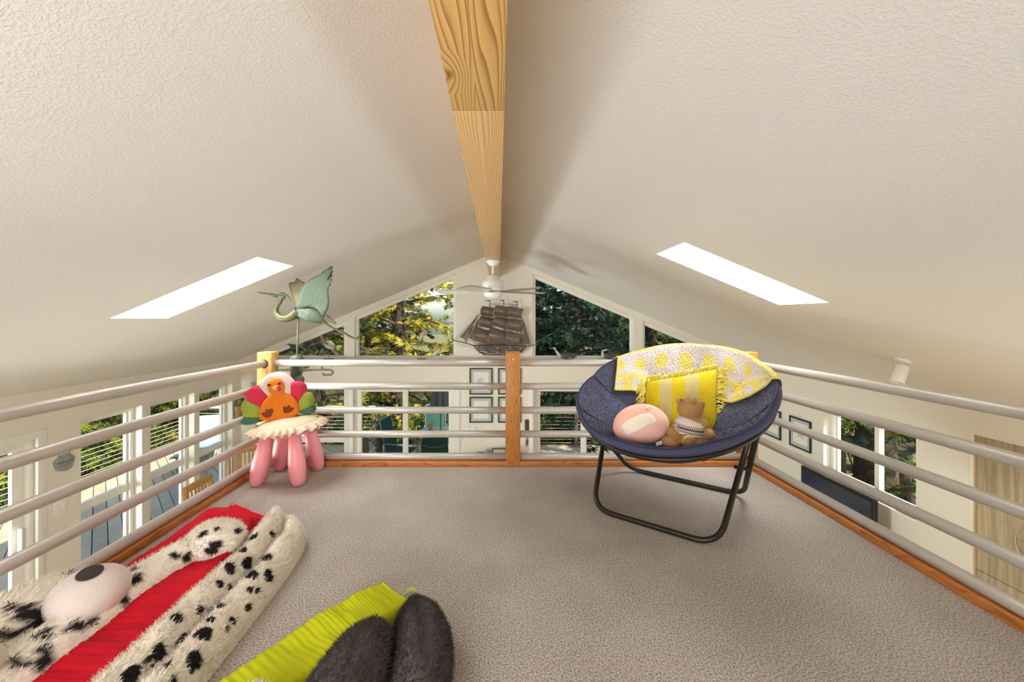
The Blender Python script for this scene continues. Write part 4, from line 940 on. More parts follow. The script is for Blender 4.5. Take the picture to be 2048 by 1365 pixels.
part(MB().tube([H(533, 600), H(516, 1000), (H(512, 1000).x, YW, LZ+0.02)], 0.0085, 10), 'pole', M_BRON, t, smooth=True)
part(MB().lathe([(0.0, 0.03), (0.04, 0.02), (0.062, -0.012), (0.05, -0.03), (0.0, -0.03)], 20, Matrix.Translation(H(515, 982))), 'collar', M_VERD, t, smooth=True)
part(MB().blob(H(514, 1185), (0.066, 0.066, 0.05)), 'globe', M_VERD, t, smooth=True)
ym = 1092
for s in (1, -1):
    part(MB().prism([(515+s*5, ym-52), (515+s*40, ym-46), (515+s*58, ym-14), (515+s*110, ym-9), (515+s*235, ym-7), (515+s*235, ym+7), (515+s*110, ym+11), (515+s*58, ym+18), (515+s*42, ym+60), (515+s*25, ym+70), (515+s*5, ym+50)], lambda u, v, w: H(u, v, w), -0.006, 0.006), 'direction_arm', M_BRON, t, bevel=0.002)
    part(MB().box(-0.006, 0.006, 0, s*0.22 if s > 0 else 0.0, -0.01, 0.01, Matrix.Translation(H(515, ym))) if s > 0 else MB().box(-0.007, 0.007, -0.09, 0, -0.10, 0.04, Matrix.Translation(H(515, ym))), 'direction_arm', M_VERD, t)
mb = MB(); sp_ = [(742, 1066), (742, 1046), (832, 1042), (846, 1058), (846, 1060)]
letter = [(845, 1066), (838, 1044), (760, 1042), (748, 1056), (748, 1086), (765, 1092), (825, 1092), (845, 1106), (845, 1122), (826, 1138), (762, 1138), (752, 1120)]
part(MB().tube([H(x, y) for x, y in letter], 0.0085, 6), 'letter_s', M_BRON, t)
part(MB().lathe([(0.0, 0.0), (0.16, 0.0), (0.16, 0.015), (0.03, 0.03), (0.0, 0.03)], 28, Matrix.Translation((H(512, 1000).x, YW, LZ))), 'base', M_BRON, t, smooth=True)

# ------------------------------------------------------------------ pink stool with a cushion and a felt turkey
SXc, SYc = -1.65, 3.145
M_PINK = mat('pink_plastic', srgb(238, 152, 158), rough=0.38, spec=0.45)
t = thing('stool', 'pink plastic stool with four fat legs in the corner of the loft', 'stool', (SXc, SYc, 0))
for dx, dy in ((-0.158, -0.16), (0.158, -0.16), (0.165, 0.155), (-0.158, 0.155)):
    a = Vector((SXc+dx, SYc+dy, 0)); b = Vector((SXc+dx*0.66, SYc+dy*0.70, 0.365))
    prof = [(0.0, 0.030), (0.012, 0.042), (0.05, 0.055), (0.10, 0.0605), (0.105, 0.0625), (0.17, 0.062), (0.25, 0.054), (0.365, 0.043)]
    part(MB().tube([a.lerp(b, z/0.365) for z, r in prof], [r for z, r in prof], 20), 'leg', M_PINK, t, smooth=True)
part(MB().lathe([(0.0, 0.358), (0.18, 0.358), (0.205, 0.367), (0.208, 0.385), (0.195, 0.40), (0.0, 0.40)], 40, Matrix.Translation((SXc, SYc, 0))), 'seat', M_PINK, t, smooth=True)
M_CREAM = mat('cream_cotton', srgb(204, 186, 156), rough=0.9, var=0.06, vscale=12, bump=0.15, bscale=40)
t = thing('seat_cushion', 'round cream cushion with a lace ruffle on the pink stool', 'cushion', (SXc, SYc, 0.401))
tilt = lambda x, y: 0.07*x
mb = MB().grid(lambda u, v: (lambda r, a: Vector((SXc+r*math.cos(a), SYc+r*math.sin(a), 0.405+0.062*math.sqrt(max(0, 1-(r/0.23)**2.6))+tilt(r*math.cos(a), 0)+0.004*noise.noise(Vector((r*9*math.cos(a), r*9*math.sin(a), 2))))))(0.225*v, 2*math.pi*u), 48, 10, True)
part(mb, 'cushion_top', M_CREAM, t, smooth=True)
def lace_mat():
    m, nt, b = new_mat('eyelet_lace'); L = nt.links; tc = N(nt, 'ShaderNodeTexCoord'); mp = N(nt, 'ShaderNodeMapping'); mp.inputs['Scale'].default_value = (150, 7, 1)
    L.new(tc.outputs['UV'], mp.inputs[0]); vo = N(nt, 'ShaderNodeTexVoronoi', Scale=1.0); L.new(mp.outputs[0], vo.inputs['Vector'])
    cr = N(nt, 'ShaderNodeMapRange'); cr.inputs[1].default_value = 0.16; cr.inputs[2].default_value = 0.24; L.new(vo.outputs['Distance'], cr.inputs[0])
    mx = N(nt, 'ShaderNodeMix', data_type='RGBA'); mx.inputs[6].default_value = srgb(166, 128, 108); mx.inputs[7].default_value = srgb(206, 188, 160); L.new(cr.outputs[0], mx.inputs[0]); L.new(mx.outputs[2], b.inputs['Base Color']); b.inputs['Roughness'].default_value = 0.9
    return m
def ruf(u, v, o=0.0):
    a = 2*math.pi*u; wv = math.sin(a*26+2*math.sin(a*5)); r = 0.215+0.062*v+0.012*v*wv; sc = 0.004*math.sin(a*80)*(v > 0.95)
    return Vector((SXc+(r+sc)*math.cos(a), SYc+(r+sc)*math.sin(a), 0.43-0.038*v*v+0.014*v*wv+o+tilt(r*math.cos(a), 0)))
mb = MB().grid(ruf, 320, 7, True, uv=lambda u, v: (u, v)); mb.grid(lambda u, v: ruf(u, v, -0.003), 320, 7, True, uv=lambda u, v: (u, v))
part(mb, 'ruffle', lace_mat(), t, smooth=True)
# felt turkey cushion propped on the stool
YT = 3.262
def Tk(cx, cy, d=0.0):
    YT = 3.0+0.275*max(0.0, (cx-125)/760)**0.6
    p = PX(460+cx/5.25, 730+cy/5.25, YT); return Vector((p.x, p.y-d+0.05*(p.z-0.45), p.z))
def puff(pl, d0, th, rings=7, power=9, back=True):
    mb = MB(); n_ = len(pl); P3 = []
    dense = []
    for i in range(n_):
        a, b = pl[i], pl[(i+1) % n_]
        for k in range(3): dense.append((lerp(a[0], b[0], k/3), lerp(a[1], b[1], k/3)))
    m = len(dense); sm = [((dense[i-1][0]+6*dense[i][0]+dense[(i+1) % m][0])/8, (dense[i-1][1]+6*dense[i][1]+dense[(i+1) % m][1])/8) for i in range(m)]
    cx = sum(p[0] for p in sm)/m; cy = sum(p[1] for p in sm)/m
    sides = (1, -1) if back else (1,)
    for s in sides:
        base = len(mb.v)
        for r in range(rings):
            f = 1-(r/rings)**2.2; h = th*(1-f**power)**0.5
            for x, y in sm: mb.v.append(tuple(Tk(cx+(x-cx)*f, cy+(y-cy)*f, d0+s*h)))
        mb.v.append(tuple(Tk(cx, cy, d0+s*th)))
        for r in range(rings-1):
            for i in range(m): j = (i+1) % m; mb.f.append((base+r*m+i, base+r*m+j, base+(r+1)*m+j, base+(r+1)*m+i))
        for i in range(m): mb.f.append((base+(rings-1)*m+i, base+(rings-1)*m+(i+1) % m, base+rings*m))
    return mb
felt = lambda nm, c: mat(nm, c, rough=0.95, var=0.12, vscale=70, bump=0.3, bscale=160, bdist=0.002)
t = thing('turkey_cushion', 'felt turkey cushion with a fan of coloured feathers standing on the stool', 'cushion', Tk(500, 560))
fe = {'white': felt('white_felt', srgb(226, 204, 194)), 'red': felt('raspberry_felt', srgb(206, 46, 80)), 'green': felt('green_felt', srgb(150, 160, 60)), 'teal': felt('teal_felt', srgb(62, 108, 84)), 'orange': felt('orange_felt', srgb(222, 118, 26)), 'brown': felt('brown_felt', srgb(124, 56, 30)), 'cream': felt('cream_felt', srgb(222, 176, 104))}
part(puff([(500+(x-500)*0.93, 350+(y-350)*0.93) for x, y in [(330, 215), (350, 165), (400, 112), (470, 90), (545, 98), (605, 140), (662, 190), (720, 185), (768, 215), (785, 262), (840, 308), (858, 350), (880, 465), (800, 500), (600, 560), (350, 580), (240, 612), (168, 615), (145, 440), (165, 375), (198, 360), (198, 272), (240, 237)]], -0.004, 0.04), 'fan_back', fe['red'], t, smooth=True)
for nm, m, pl in (('tail_feather', 'white', [(325, 225), (345, 168), (400, 112), (470, 88), (545, 98), (605, 140), (662, 200), (660, 300), (560, 360), (430, 340)]),
                  ('tail_feather', 'red', [(195, 270), (240, 235), (325, 220), (432, 325), (370, 450), (195, 368)]), ('tail_feather', 'red', [(655, 186), (720, 182), (768, 215), (782, 262), (797, 300), (752, 378), (680, 320), (655, 290)]),
                  ('tail_feather', 'green', [(140, 420), (165, 375), (200, 366), (365, 437), (370, 548), (160, 545), (166, 500), (142, 460)]), ('tail_feather', 'green', [(795, 290), (840, 308), (860, 350), (860, 432), (750, 482), (735, 380)]),
                  ('tail_feather', 'teal', [(155, 543), (360, 543), (340, 590), (240, 618), (166, 622)]), ('tail_feather', 'teal', [(745, 478), (862, 428), (887, 470), (872, 500), (790, 512)])):
    gx, gy = sum(p[0] for p in pl)/len(pl), sum(p[1] for p in pl)/len(pl); pl = [(gx+(x-gx)*1.10, gy+(y-gy)*1.10) for x, y in pl]
    part(puff(pl, 0.0, 0.05 if m != 'white' else 0.055), nm, fe[m], t, smooth=True)
body = [(425, 205), (442, 158), (498, 135), (560, 140), (603, 185), (607, 240), (598, 282), (682, 312), (738, 380), (757, 450), (757, 490), (700, 540), (600, 570), (480, 575), (350, 560), (355, 470), (370, 400), (420, 335), (482, 290), (442, 252)]
part(puff(body, 0.052, 0.028, rings=8), 'body', fe['orange'], t, smooth=True)
for c in ((460, 197), (568, 183)): part(MB().blob(Tk(c[0], c[1], 0.082), (0.011, 0.006, 0.011)), 'eye', M_BLACK, t, smooth=True)
part(puff([(492, 225), (520, 203), (553, 212), (547, 235), (530, 257), (505, 242)], 0.082, 0.008), 'beak', fe['cream'], t, smooth=True)
part(puff([(552, 203), (576, 214), (586, 246), (572, 267), (556, 247)], 0.082, 0.007), 'wattle', fe['red'], t, smooth=True)
part(puff([(385, 485), (400, 474), (425, 492), (430, 448), (450, 438), (466, 465), (472, 438), (505, 438), (514, 460), (492, 522), (440, 536), (412, 522)], 0.078, 0.006), 'foot', fe['brown'], t, smooth=True)
part(puff([(610, 423), (630, 408), (645, 436), (660, 402), (682, 408), (686, 430), (722, 428), (716, 452), (690, 478), (615, 490)], 0.078, 0.006), 'foot', fe['brown'], t, smooth=True)

# ------------------------------------------------------------------ saucer chair
CC = Vector((1.137, 2.68, 0.78)); CR = 0.595; CT = 0.42; AZ = -0.76
cd = Vector((math.sin(AZ), -math.cos(AZ), 0)); cs = Vector((math.cos(AZ), math.sin(AZ), 0)); cu = -cd*math.cos(CT)+Vector((0, 0, 1))*math.sin(CT); cn = cd*math.sin(CT)+Vector((0, 0, 1))*math.cos(CT)
DEP = 0.33
def bowl(a, r, off=0.0):
    seam = abs(math.sin(4*a+0.3)); pf = 0.036*seam**0.6*math.sin(math.pi*min(1, max(0, (r-0.1)/0.95)))
    R_ = CR*(1+(0.04*seam**0.7-0.025)*max(0, min(1, (r-0.75)/0.25)))
    p = CC+(cs*math.cos(a)+cu*math.sin(a)*1.03)*R_*r-cn*DEP*(1-abs(r)**2.2)
    return p+cn*(off+pf)
def bowl_out(a, r, off=0.0):
    return CC+(cs*math.cos(a)+cu*math.sin(a)*1.03)*CR*(r*1.015)-cn*(DEP*(1-abs(r)**2.2)+0.045+0.035*math.sin(math.pi*min(1, r)))
t = thing('saucer_chair', 'navy plush saucer chair on a folding dark metal frame', 'chair', (CC.x, CC.y, 0))
M_PLUSH = mat('navy_plush', srgb(56, 58, 82), rough=0.95, col2=srgb(76, 80, 106), vscale=130, detail=6, bump=0.8, bscale=220, sheen=0.3, bdist=0.006)
M_SHELL = mat('navy_shell', srgb(62, 62, 90), rough=0.7, var=0.12, vscale=40)
part(MB().grid(lambda u, v: bowl(2*math.pi*u, 0.02+0.98*v), 128, 22, True), 'cushion', M_PLUSH, t, smooth=True)
mb = MB().grid(lambda u, v: bowl_out(2*math.pi*u, 0.02+0.98*v), 96, 16, True)
part(mb, 'shell', M_SHELL, t, smooth=True)
def band(u, v):
    a = 2*math.pi*u; p, q = bowl(a, 1.0), bowl_out(a, 1.0); o = (cs*math.cos(a)+cu*math.sin(a)).normalized()
    return p.lerp(q, v)+o*0.022*math.sin(math.pi*v)
part(MB().grid(band, 128, 6, True), 'rim_band', M_SHELL, t, smooth=True)
part(MB().tube([bowl(2*math.pi*k/128, 1.0)+cn*0.004 for k in range(128)], 0.007, 8, closed=True), 'piping', mat('dark_navy_piping', srgb(44, 44, 66), rough=0.8), t, smooth=True)
mb = MB()
for k in range(8):
    a = (math.pi*k-0.3)/4; mb.tube([bowl_out(a, 1.0-0.05*j)-cn*0.002 for j in range(8)], 0.004, 5)
part(mb, 'seam', mat('seam_thread', srgb(44, 44, 66), rough=0.8), t)
mb = MB()
for k in range(8):
    a = (math.pi*k-0.3)/4; mb.tube([bowl(a, 0.995-0.06*j)+cn*0.003 for j in range(13)], 0.0045, 5)
part(mb, 'inner_seam', mat('inner_seam_thread', srgb(34, 34, 52), rough=0.9), t)
LW_ = 0.47; c2 = Vector((CC.x+0.005, CC.y+0.02, 0))
LA = -0.64; ld = Vector((math.sin(LA), -math.cos(LA), 0)); ls = Vector((math.cos(LA), math.sin(LA), 0))
def lp(s, f, z): return c2+ls*s+ld*f+Vector((0, 0, z))
frnt = fillet([lp(-0.50, -0.30, 0.70), lp(-0.36, 0.40, 0.017), lp(0.36, 0.40, 0.017), lp(0.50, -0.30, 0.70)], 0.13, 10)
rear = fillet([lp(-0.52, 0.22, 0.60), lp(-0.40, -0.42, 0.017), lp(0.40, -0.42, 0.017), lp(0.52, 0.22, 0.60)], 0.13, 10)
part(MB().tube(frnt, 0.0165, 14), 'front_leg_frame', M_DARK, t, smooth=True)
part(MB().tube(rear, 0.0165, 14), 'rear_leg_frame', M_DARK, t, smooth=True)
part(MB().tube([bowl_out(2*math.pi*k/96, 0.97)-cn*0.012 for k in range(96)], 0.015, 10, closed=True), 'rim_ring', M_DARK, t, smooth=True)
for s in (-0.43, 0.43):
    part(MB().tube([lp(s-0.04, 0.02, 0.34), lp(s+0.04, 0.02, 0.34)], 0.011, 10), 'pivot_bolt', M_BLACK, t, smooth=True)

# crochet blanket draped over the back of the chair
def crochet_mat():
    m, nt, b = new_mat('crochet_squares'); L = nt.links; tc = N(nt, 'ShaderNodeTexCoord'); sp = N(nt, 'ShaderNodeSeparateXYZ'); L.new(tc.outputs['UV'], sp.inputs[0])
    def mth(op, a, b_=None, c=None):
        n_ = N(nt, 'ShaderNodeMath', operation=op)
        for i, x in enumerate((a, b_, c)):
            if x is None: continue
            if isinstance(x, (int, float)): n_.inputs[i].default_value = x
            else: L.new(x, n_.inputs[i])
        return n_.outputs[0]
    fu, fv = mth('FRACT', sp.outputs[0]), mth('FRACT', sp.outputs[1])
    du, dv = mth('SUBTRACT', fu, 0.5), mth('SUBTRACT', fv, 0.5)
    r = mth('SQRT', mth('ADD', mth('MULTIPLY', du, du), mth('MULTIPLY', dv, dv)))
    nz = N(nt, 'ShaderNodeTexNoise', Scale=9.0, Detail=3.0); L.new(tc.outputs['UV'], nz.inputs['Vector']); r = mth('ADD', r, mth('MULTIPLY', mth('SUBTRACT', nz.outputs[0], 0.5), 0.12))
    par = mth('FLOORED_MODULO', mth('ADD', mth('FLOOR', sp.outputs[1]), 1.0), 2.0)
    inner = mth('LESS_THAN', r, 0.27); sel = mth('ABSOLUTE', mth('SUBTRACT', inner, par))
    mx = N(nt, 'ShaderNodeMix', data_type='RGBA'); mx.inputs[6].default_value = srgb(206, 194, 190); mx.inputs[7].default_value = srgb(214, 196, 104); L.new(sel, mx.inputs[0])
    vo = N(nt, 'ShaderNodeTexVoronoi', Scale=9.0); L.new(tc.outputs['UV'], vo.inputs['Vector'])
    hl = mth('LESS_THAN', vo.outputs['Distance'], 0.17); m2 = N(nt, 'ShaderNodeMix', data_type='RGBA'); L.new(hl, m2.inputs[0]); L.new(mx.outputs[2], m2.inputs[6]); m2.inputs[7].default_value = srgb(132, 118, 70)
    L.new(m2.outputs[2], b.inputs['Base Color']); b.inputs['Roughness'].default_value = 0.95; b.inputs['Specular IOR Level'].default_value = 0.1
    wv = N(nt, 'ShaderNodeTexVoronoi', Scale=16.0); L.new(tc.outputs['UV'], wv.inputs['Vector']); bp = N(nt, 'ShaderNodeBump', Strength=0.8, Distance=0.008, invert=True); L.new(wv.outputs['Distance'], bp.inputs['Height']); L.new(bp.outputs[0], b.inputs['Normal'])
    return m
bowl_bvh = MB().grid(lambda u, v: bowl(2*math.pi*u, 0.02+0.98*v), 96, 16, True).bvh()
def disc_of(x, y):                # where the sight line through a photo pixel meets the bowl, in rim-plane coordinates
    o = Vector((0, 0, CAMZ)); d = (PX(x, y, 1)-o).normalized(); h = bowl_bvh.ray_cast(o, d)[0]
    q = h-CC; return (q.dot(cs)/CR, q.dot(cu)/CR/1.03)
low_px = [(1231, 786), (1262, 786), (1292, 792), (1345, 800), (1400, 804), (1440, 803), (1464, 811), (1500, 801), (1528, 781), (1542, 766)]
LOW = [disc_of(*p) for p in low_px]
A0, A1 = math.radians(148), math.atan2(LOW[-1][1], LOW[-1][0])-0.02
def blk(u, v, o=0.0):
    a = lerp(A0, A1, u); dd = (cs*math.cos(a)+cu*math.sin(a)).normalized()
    if v < 0.22:
        return bowl_out(a, lerp(0.90, 1.0, v/0.22))+dd*(0.03+o)
    if v < 0.34:
        q = (v-0.22)/0.12; A = bowl_out(a, 1.0)+dd*0.03; B = bowl(a, 0.985)+cn*0.026
        return A.lerp(B, q)+(dd*0.7+cn)*(0.022*math.sin(math.pi*q)+o)
    q = (v-0.34)/0.66; k = u*(len(LOW)-1); i = min(len(LOW)-2, int(k)); f = k-i
    lx, ly = lerp(LOW[i][0], LOW[i+1][0], f), lerp(LOW[i][1], LOW[i+1][1], f)
    x, y = lerp(0.985*math.cos(a), lx, q), lerp(0.985*math.sin(a), ly, q)
    w = 0.012*noise.noise(Vector((u*7, q*4, 3)))
    return bowl(math.atan2(y, x), min(0.99, math.hypot(x, y)))+cn*(0.026+w+o)
uvf = lambda u, v: (u*8.0+0.35, v*2.9)
t = thing('crochet_blanket', 'yellow and white crochet blanket draped over the back of the saucer chair', 'blanket', CC+cu*0.3)
mb = MB().grid(lambda u, v: blk(u, v), 130, 44, uv=uvf); part(mb, 'blanket_body', crochet_mat(), t, smooth=True)
mb = MB(); M_YARN = mat('yellow_yarn', srgb(214, 198, 110), rough=0.95)
edge = [(k/120, 1.0) for k in range(121)]+[(0.0, 1-k/40) for k in range(41)]+[(1.0, 0.3+0.7*k/40) for k in range(41)]
for u, v in edge: mb.blob(blk(u, v)+cn*0.002, (0.008, 0.008, 0.008), seg=6, rings=4)
e_ = part(mb, 'picot_edge', M_YARN, t, smooth=True); e_['kind'] = 'stuff'

# ------------------------------------------------------------------ striped knitted pillow with fringe
pc = PX(1360, 818, 2.74)
px_ = (PX(1428, 800, 2.79)-PX(1292, 824, 2.83)).normalized(); py_ = (PX(1368, 745, 2.92)-PX(1364, 880, 2.68)).normalized(); pzn = px_.cross(py_).normalized()
if pzn.y > 0: pzn = -pzn
PW, PH = 0.238, 0.238
def pil(u, v, s):
    x, y = (u*2-1), (v*2-1); k = (1-abs(x)**3)*(1-abs(y)**3); sh = 1-0.07*(1-abs(x*y))*(abs(x)+abs(y))*0.5
    return pc+px_*x*PW*(1-0.05*(1-x*x)*0)*(1-0.06*(1-y*y)*0+0.04*abs(x*y))+py_*y*PH*(1+0.04*abs(x*y))+pzn*s*(0.012+0.085*k**0.55)
def knit_mat():
    m, nt, b = new_mat('knitted_stripes'); L = nt.links; tc = N(nt, 'ShaderNodeTexCoord'); sp = N(nt, 'ShaderNodeSeparateXYZ'); L.new(tc.outputs['UV'], sp.inputs[0])
    cr = N(nt, 'ShaderNodeValToRGB'); cr.color_ramp.interpolation = 'CONSTANT'; el = cr.color_ramp.elements
    Y1, Y2 = srgb(228, 198, 36), srgb(216, 196, 130); el[0].position = 0; el[0].color = Y1; el[1].position = 0.17; el[1].color = Y2
    for p, c in ((0.34, Y1), (0.52, Y2), (0.72, Y1)): q = el.new(p); q.color = c
    L.new(sp.outputs[0], cr.inputs[0])
    mp = N(nt, 'ShaderNodeMapping'); mp.inputs['Scale'].default_value = (44, 60, 1); L.new(tc.outputs['UV'], mp.inputs[0])
    vo = N(nt, 'ShaderNodeTexVoronoi', Scale=1.0); vo.inputs['Randomness'].default_value = 0.25; L.new(mp.outputs[0], vo.inputs['Vector'])
    mr = N(nt, 'ShaderNodeMapRange'); mr.inputs[1].default_value = 0.2; mr.inputs[2].default_value = 0.65; mr.inputs[3].default_value = 1.0; mr.inputs[4].default_value = 0.62; L.new(vo.outputs['Distance'], mr.inputs[0])
    mx = N(nt, 'ShaderNodeMix', data_type='RGBA', blend_type='MULTIPLY'); mx.inputs[0].default_value = 1.0; L.new(cr.outputs[0], mx.inputs[6]); L.new(mr.outputs[0], mx.inputs[7]); L.new(mx.outputs[2], b.inputs['Base Color']); b.inputs['Roughness'].default_value = 0.95; b.inputs['Specular IOR Level'].default_value = 0.1
    bp = N(nt, 'ShaderNodeBump', Strength=0.7, Distance=0.006, invert=True); L.new(vo.outputs['Distance'], bp.inputs['Height']); L.new(bp.outputs[0], b.inputs['Normal']); return m
t = thing('striped_pillow', 'yellow and cream striped knitted pillow with a yarn fringe in the saucer chair', 'pillow', pc-py_*0.26)
mb = MB().grid(lambda u, v: pil(u, v, 1), 30, 30, uv=lambda u, v: (u, v)); mb.grid(lambda u, v: pil(u, v, -1), 30, 30, uv=lambda u, v: (u, v))
part(mb, 'pillow_body', knit_mat(), t, smooth=True)
mb = MB(); rr = random.Random(12); mb2 = MB()
for k in range(300):
    q = rr.random()*3; e = int(q); f = q-e
    u, v = ((0.0, f), (f, 1.0), (1.0, f))[e]; p = pil(u, v, 0); o = (px_*((u*2-1) if e != 1 else rr.uniform(-.4, .4))+py_*((1.0) if e == 1 else rr.uniform(-.5, .2))).normalized()
    o = (o+pzn*(0.5 if e == 1 else 0.35)).normalized()
    ln = rr.uniform(0.05, 0.085); dn = Vector((0, 0, -1))
    pts = [p, p+o*ln*0.35+pzn*0.01, p+o*ln*0.75+dn*ln*0.2+px_*rr.uniform(-.02, .02), p+o*ln*0.9+dn*ln*0.55+px_*rr.uniform(-.02, .02)+pzn*rr.uniform(-.005, .02)]
    (mb if rr.random() < 0.65 else mb2).tube(smooth_path(pts, 3), 0.0032, 5)
f1 = part(mb, 'fringe', mat('bright_yellow_yarn', srgb(226, 202, 60), rough=0.95), t, smooth=True); f1['kind'] = 'stuff'
f2 = part(mb2, 'fringe', mat('cream_yarn', srgb(238, 226, 150), rough=0.95), t, smooth=True); f2['kind'] = 'stuff'

# ------------------------------------------------------------------ round pink plush
bc = PX(1281, 851, 2.52)
ball = lambda u: 1+0.012*noise.noise(u*2.5)-0.10*max(0, -u.z-0.45)
t = thing('plush_ball', 'round peach and pink plush toy with a white face patch in the saucer chair', 'toy', bc-Vector((0, 0, 0.13)))
M_PEACH = mat('peach_plush', srgb(248, 184, 160), rough=0.9, col2=srgb(246, 196, 186), vscale=5, bump=0.15, bscale=30, sheen=0.2)
Mb = Matrix.Rotation(math.radians(-14), 3, 'Y')
part(MB().blob(bc, (0.170, 0.150, 0.128), Mb, 36, 24, ball), 'plush_body', M_PEACH, t, smooth=True)
def on_ball(th, ph, s=1.012):       # th: right/left, ph: up, measured from the side facing the room
    u = Vector((math.sin(th)*math.cos(ph), -math.cos(th)*math.cos(ph), math.sin(ph))); q = Vector((u.x*0.170, u.y*0.150, u.z*0.128))*ball(u)*s
    return bc+Mb @ q
pat = [(-1.02, 0.42), (-0.66, 0.74), (-0.1, 0.88), (0.40, 0.80), (0.44, 0.52), (0.40, 0.30), (0.02, 0.30), (-0.4, 0.12), (-0.78, -0.06), (-0.98, 0.16)]
pat = [((lerp(pat[i][0], pat[(i+1) % len(pat)][0], k/4)), lerp(pat[i][1], pat[(i+1) % len(pat)][1], k/4)) for i in range(len(pat)) for k in range(4)]
cxp = sum(p[0] for p in pat)/len(pat); cyp = sum(p[1] for p in pat)/len(pat); mb = MB(); npt = len(pat); fs_ = (1.0, 0.98, 0.85, 0.7, 0.5, 0.25)
for f in fs_: mb.v += [tuple(on_ball(cxp+(a-cxp)*f, cyp+(b-cyp)*f, 1.0 if f == 1.0 else 1.012+0.012*(1-f**4))) for a, b in pat]
mb.v.append(tuple(on_ball(cxp, cyp, 1.024)))
for r in range(len(fs_)-1):
    for i in range(npt): j = (i+1) % npt; mb.f.append((r*npt+i, r*npt+j, (r+1)*npt+j, (r+1)*npt+i))
for i in range(npt): mb.f.append(((len(fs_)-1)*npt+i, (len(fs_)-1)*npt+(i+1) % npt, len(fs_)*npt))
part(mb, 'face_patch', mat('white_plush', srgb(240, 226, 208), rough=0.9, bump=0.2, bscale=30), t, smooth=True)
part(MB().blob(on_ball(0.75, 1.05, 1.04), (0.016, 0.016, 0.016)), 'nub', mat('white_nub', srgb(238, 224, 220), rough=0.9), t, smooth=True)
mb = MB(); a = PX(1313, 893, 2.33); mb.prism([(0, 0), (0.035, 0.012), (0.03, 0.032), (-0.004, 0.02)], lambda u, v, w: a+Vector((u, w, v)), 0, 0.002); part(mb, 'care_tag', M_TRIM, t)

# ------------------------------------------------------------------ fur helper and teddy bear
M_FUR = attr_mat('fur_strands', 0.9, 0.15)
def fur(mb, n, ln, colfn, parent, seed=1, lean=0.6, width=0.10, name='fur', down=0.3, keep=None, up=False):
    rr = random.Random(seed); vs = [Vector(v) for v in mb.v]; tris = []
    for f in mb.f:
        for k in range(1, len(f)-1): tris.append((f[0], f[k], f[k+1]))
    ar = np.array([((vs[b]-vs[a]).cross(vs[c]-vs[a])).length for a, b, c in tris]); cum = np.cumsum(ar); out = MB()
    pick = np.searchsorted(cum, np.random.default_rng(seed).random(n)*cum[-1])
    for i in pick:
        a, b, c = tris[min(int(i), len(tris)-1)]; u, v = rr.random(), rr.random()
        if u+v > 1: u, v = 1-u, 1-v
        p = vs[a]+(vs[b]-vs[a])*u+(vs[c]-vs[a])*v; nn = (vs[b]-vs[a]).cross(vs[c]-vs[a])
        if nn.length < 1e-12: continue
        nn.normalize()
        if up and nn.z < 0: nn = -nn
        if keep and not keep(p, nn): continue
        d = (nn+Vector((rr.uniform(-1, 1), rr.uniform(-1, 1), rr.uniform(-1, 1)))*lean+Vector((0, 0, -down))).normalized(); l = ln*rr.uniform(0.6, 1.2)
        s = d.cross(Vector((rr.random(), rr.random(), rr.random()+0.1))).normalized()*l*width; col = colfn(p); k = rr.uniform(0.82, 1.12); col = (col[0]*k, col[1]*k, col[2]*k, 1)
        out.tri(p-s, p+s, p+d*l, col)
    Mi = world_of(parent).inverted(); out.v = [tuple(Mi @ Vector(v)) for v in out.v]
    o = out.build(name, M_FUR, parent); o['kind'] = 'stuff'; return o
def world_of(o):
    M = Matrix(); ch = []
    while o is not None: ch.append(o); o = o.parent
    for p in reversed(ch): M = M @ p.matrix_basis
    return M
bY = 2.42
def B(x, y, d=0.0): return PX(x, y-6, bY)-Vector((0, d*0.55, 0))
t = thing('teddy_bear', 'small tan teddy bear in a knitted sweater lying back in the saucer chair', 'toy', B(1378, 893, 0))
mb = MB(); K = bY/800
for (x, y, d, rx, ry, rz) in ((1383, 826, -0.03, 24, 22, 21), (1362, 810, -0.03, 7, 6, 7), (1405, 817, -0.03, 8, 6, 8), (1380, 809, 0.02, 11, 10, 9), (1384, 862, -0.02, 26, 22, 29), (1379, 880, 0.03, 20, 22, 16), (1408, 872, 0.05, 14, 20, 12),
                           (1343, 871, 0.0, 13, 14, 9), (1352, 868, 0.0, 12, 12, 8), (1332, 886, 0.10, 16, 22, 10), (1354, 884, 0.08, 20, 16, 9), (1362, 883, 0.13, 14, 18, 15), (1388, 886, 0.07, 20, 24, 11), (1400, 855, 0.02, 14, 14, 14)):
    mb.blob(B(x, y, d), (rx*K, ry*K, rz*K), seg=18, rings=12)
def bear_col(p): return srgb(208, 170, 122) if noise.noise(p*40) > -0.1 else srgb(186, 144, 94)
bear = part(mb, 'bear_body', mat('bear_fabric', srgb(180, 138, 88), rough=0.95, var=0.2, vscale=60), t, smooth=True)
bear_w = MB(); bear_w.v = [tuple(world_of(t) @ Vector(v)) for v in mb.v]; bear_w.f = mb.f
md = bear.modifiers.new('merge', 'REMESH'); md.mode = 'VOXEL'; md.voxel_size = 0.005; md.use_smooth_shade = True
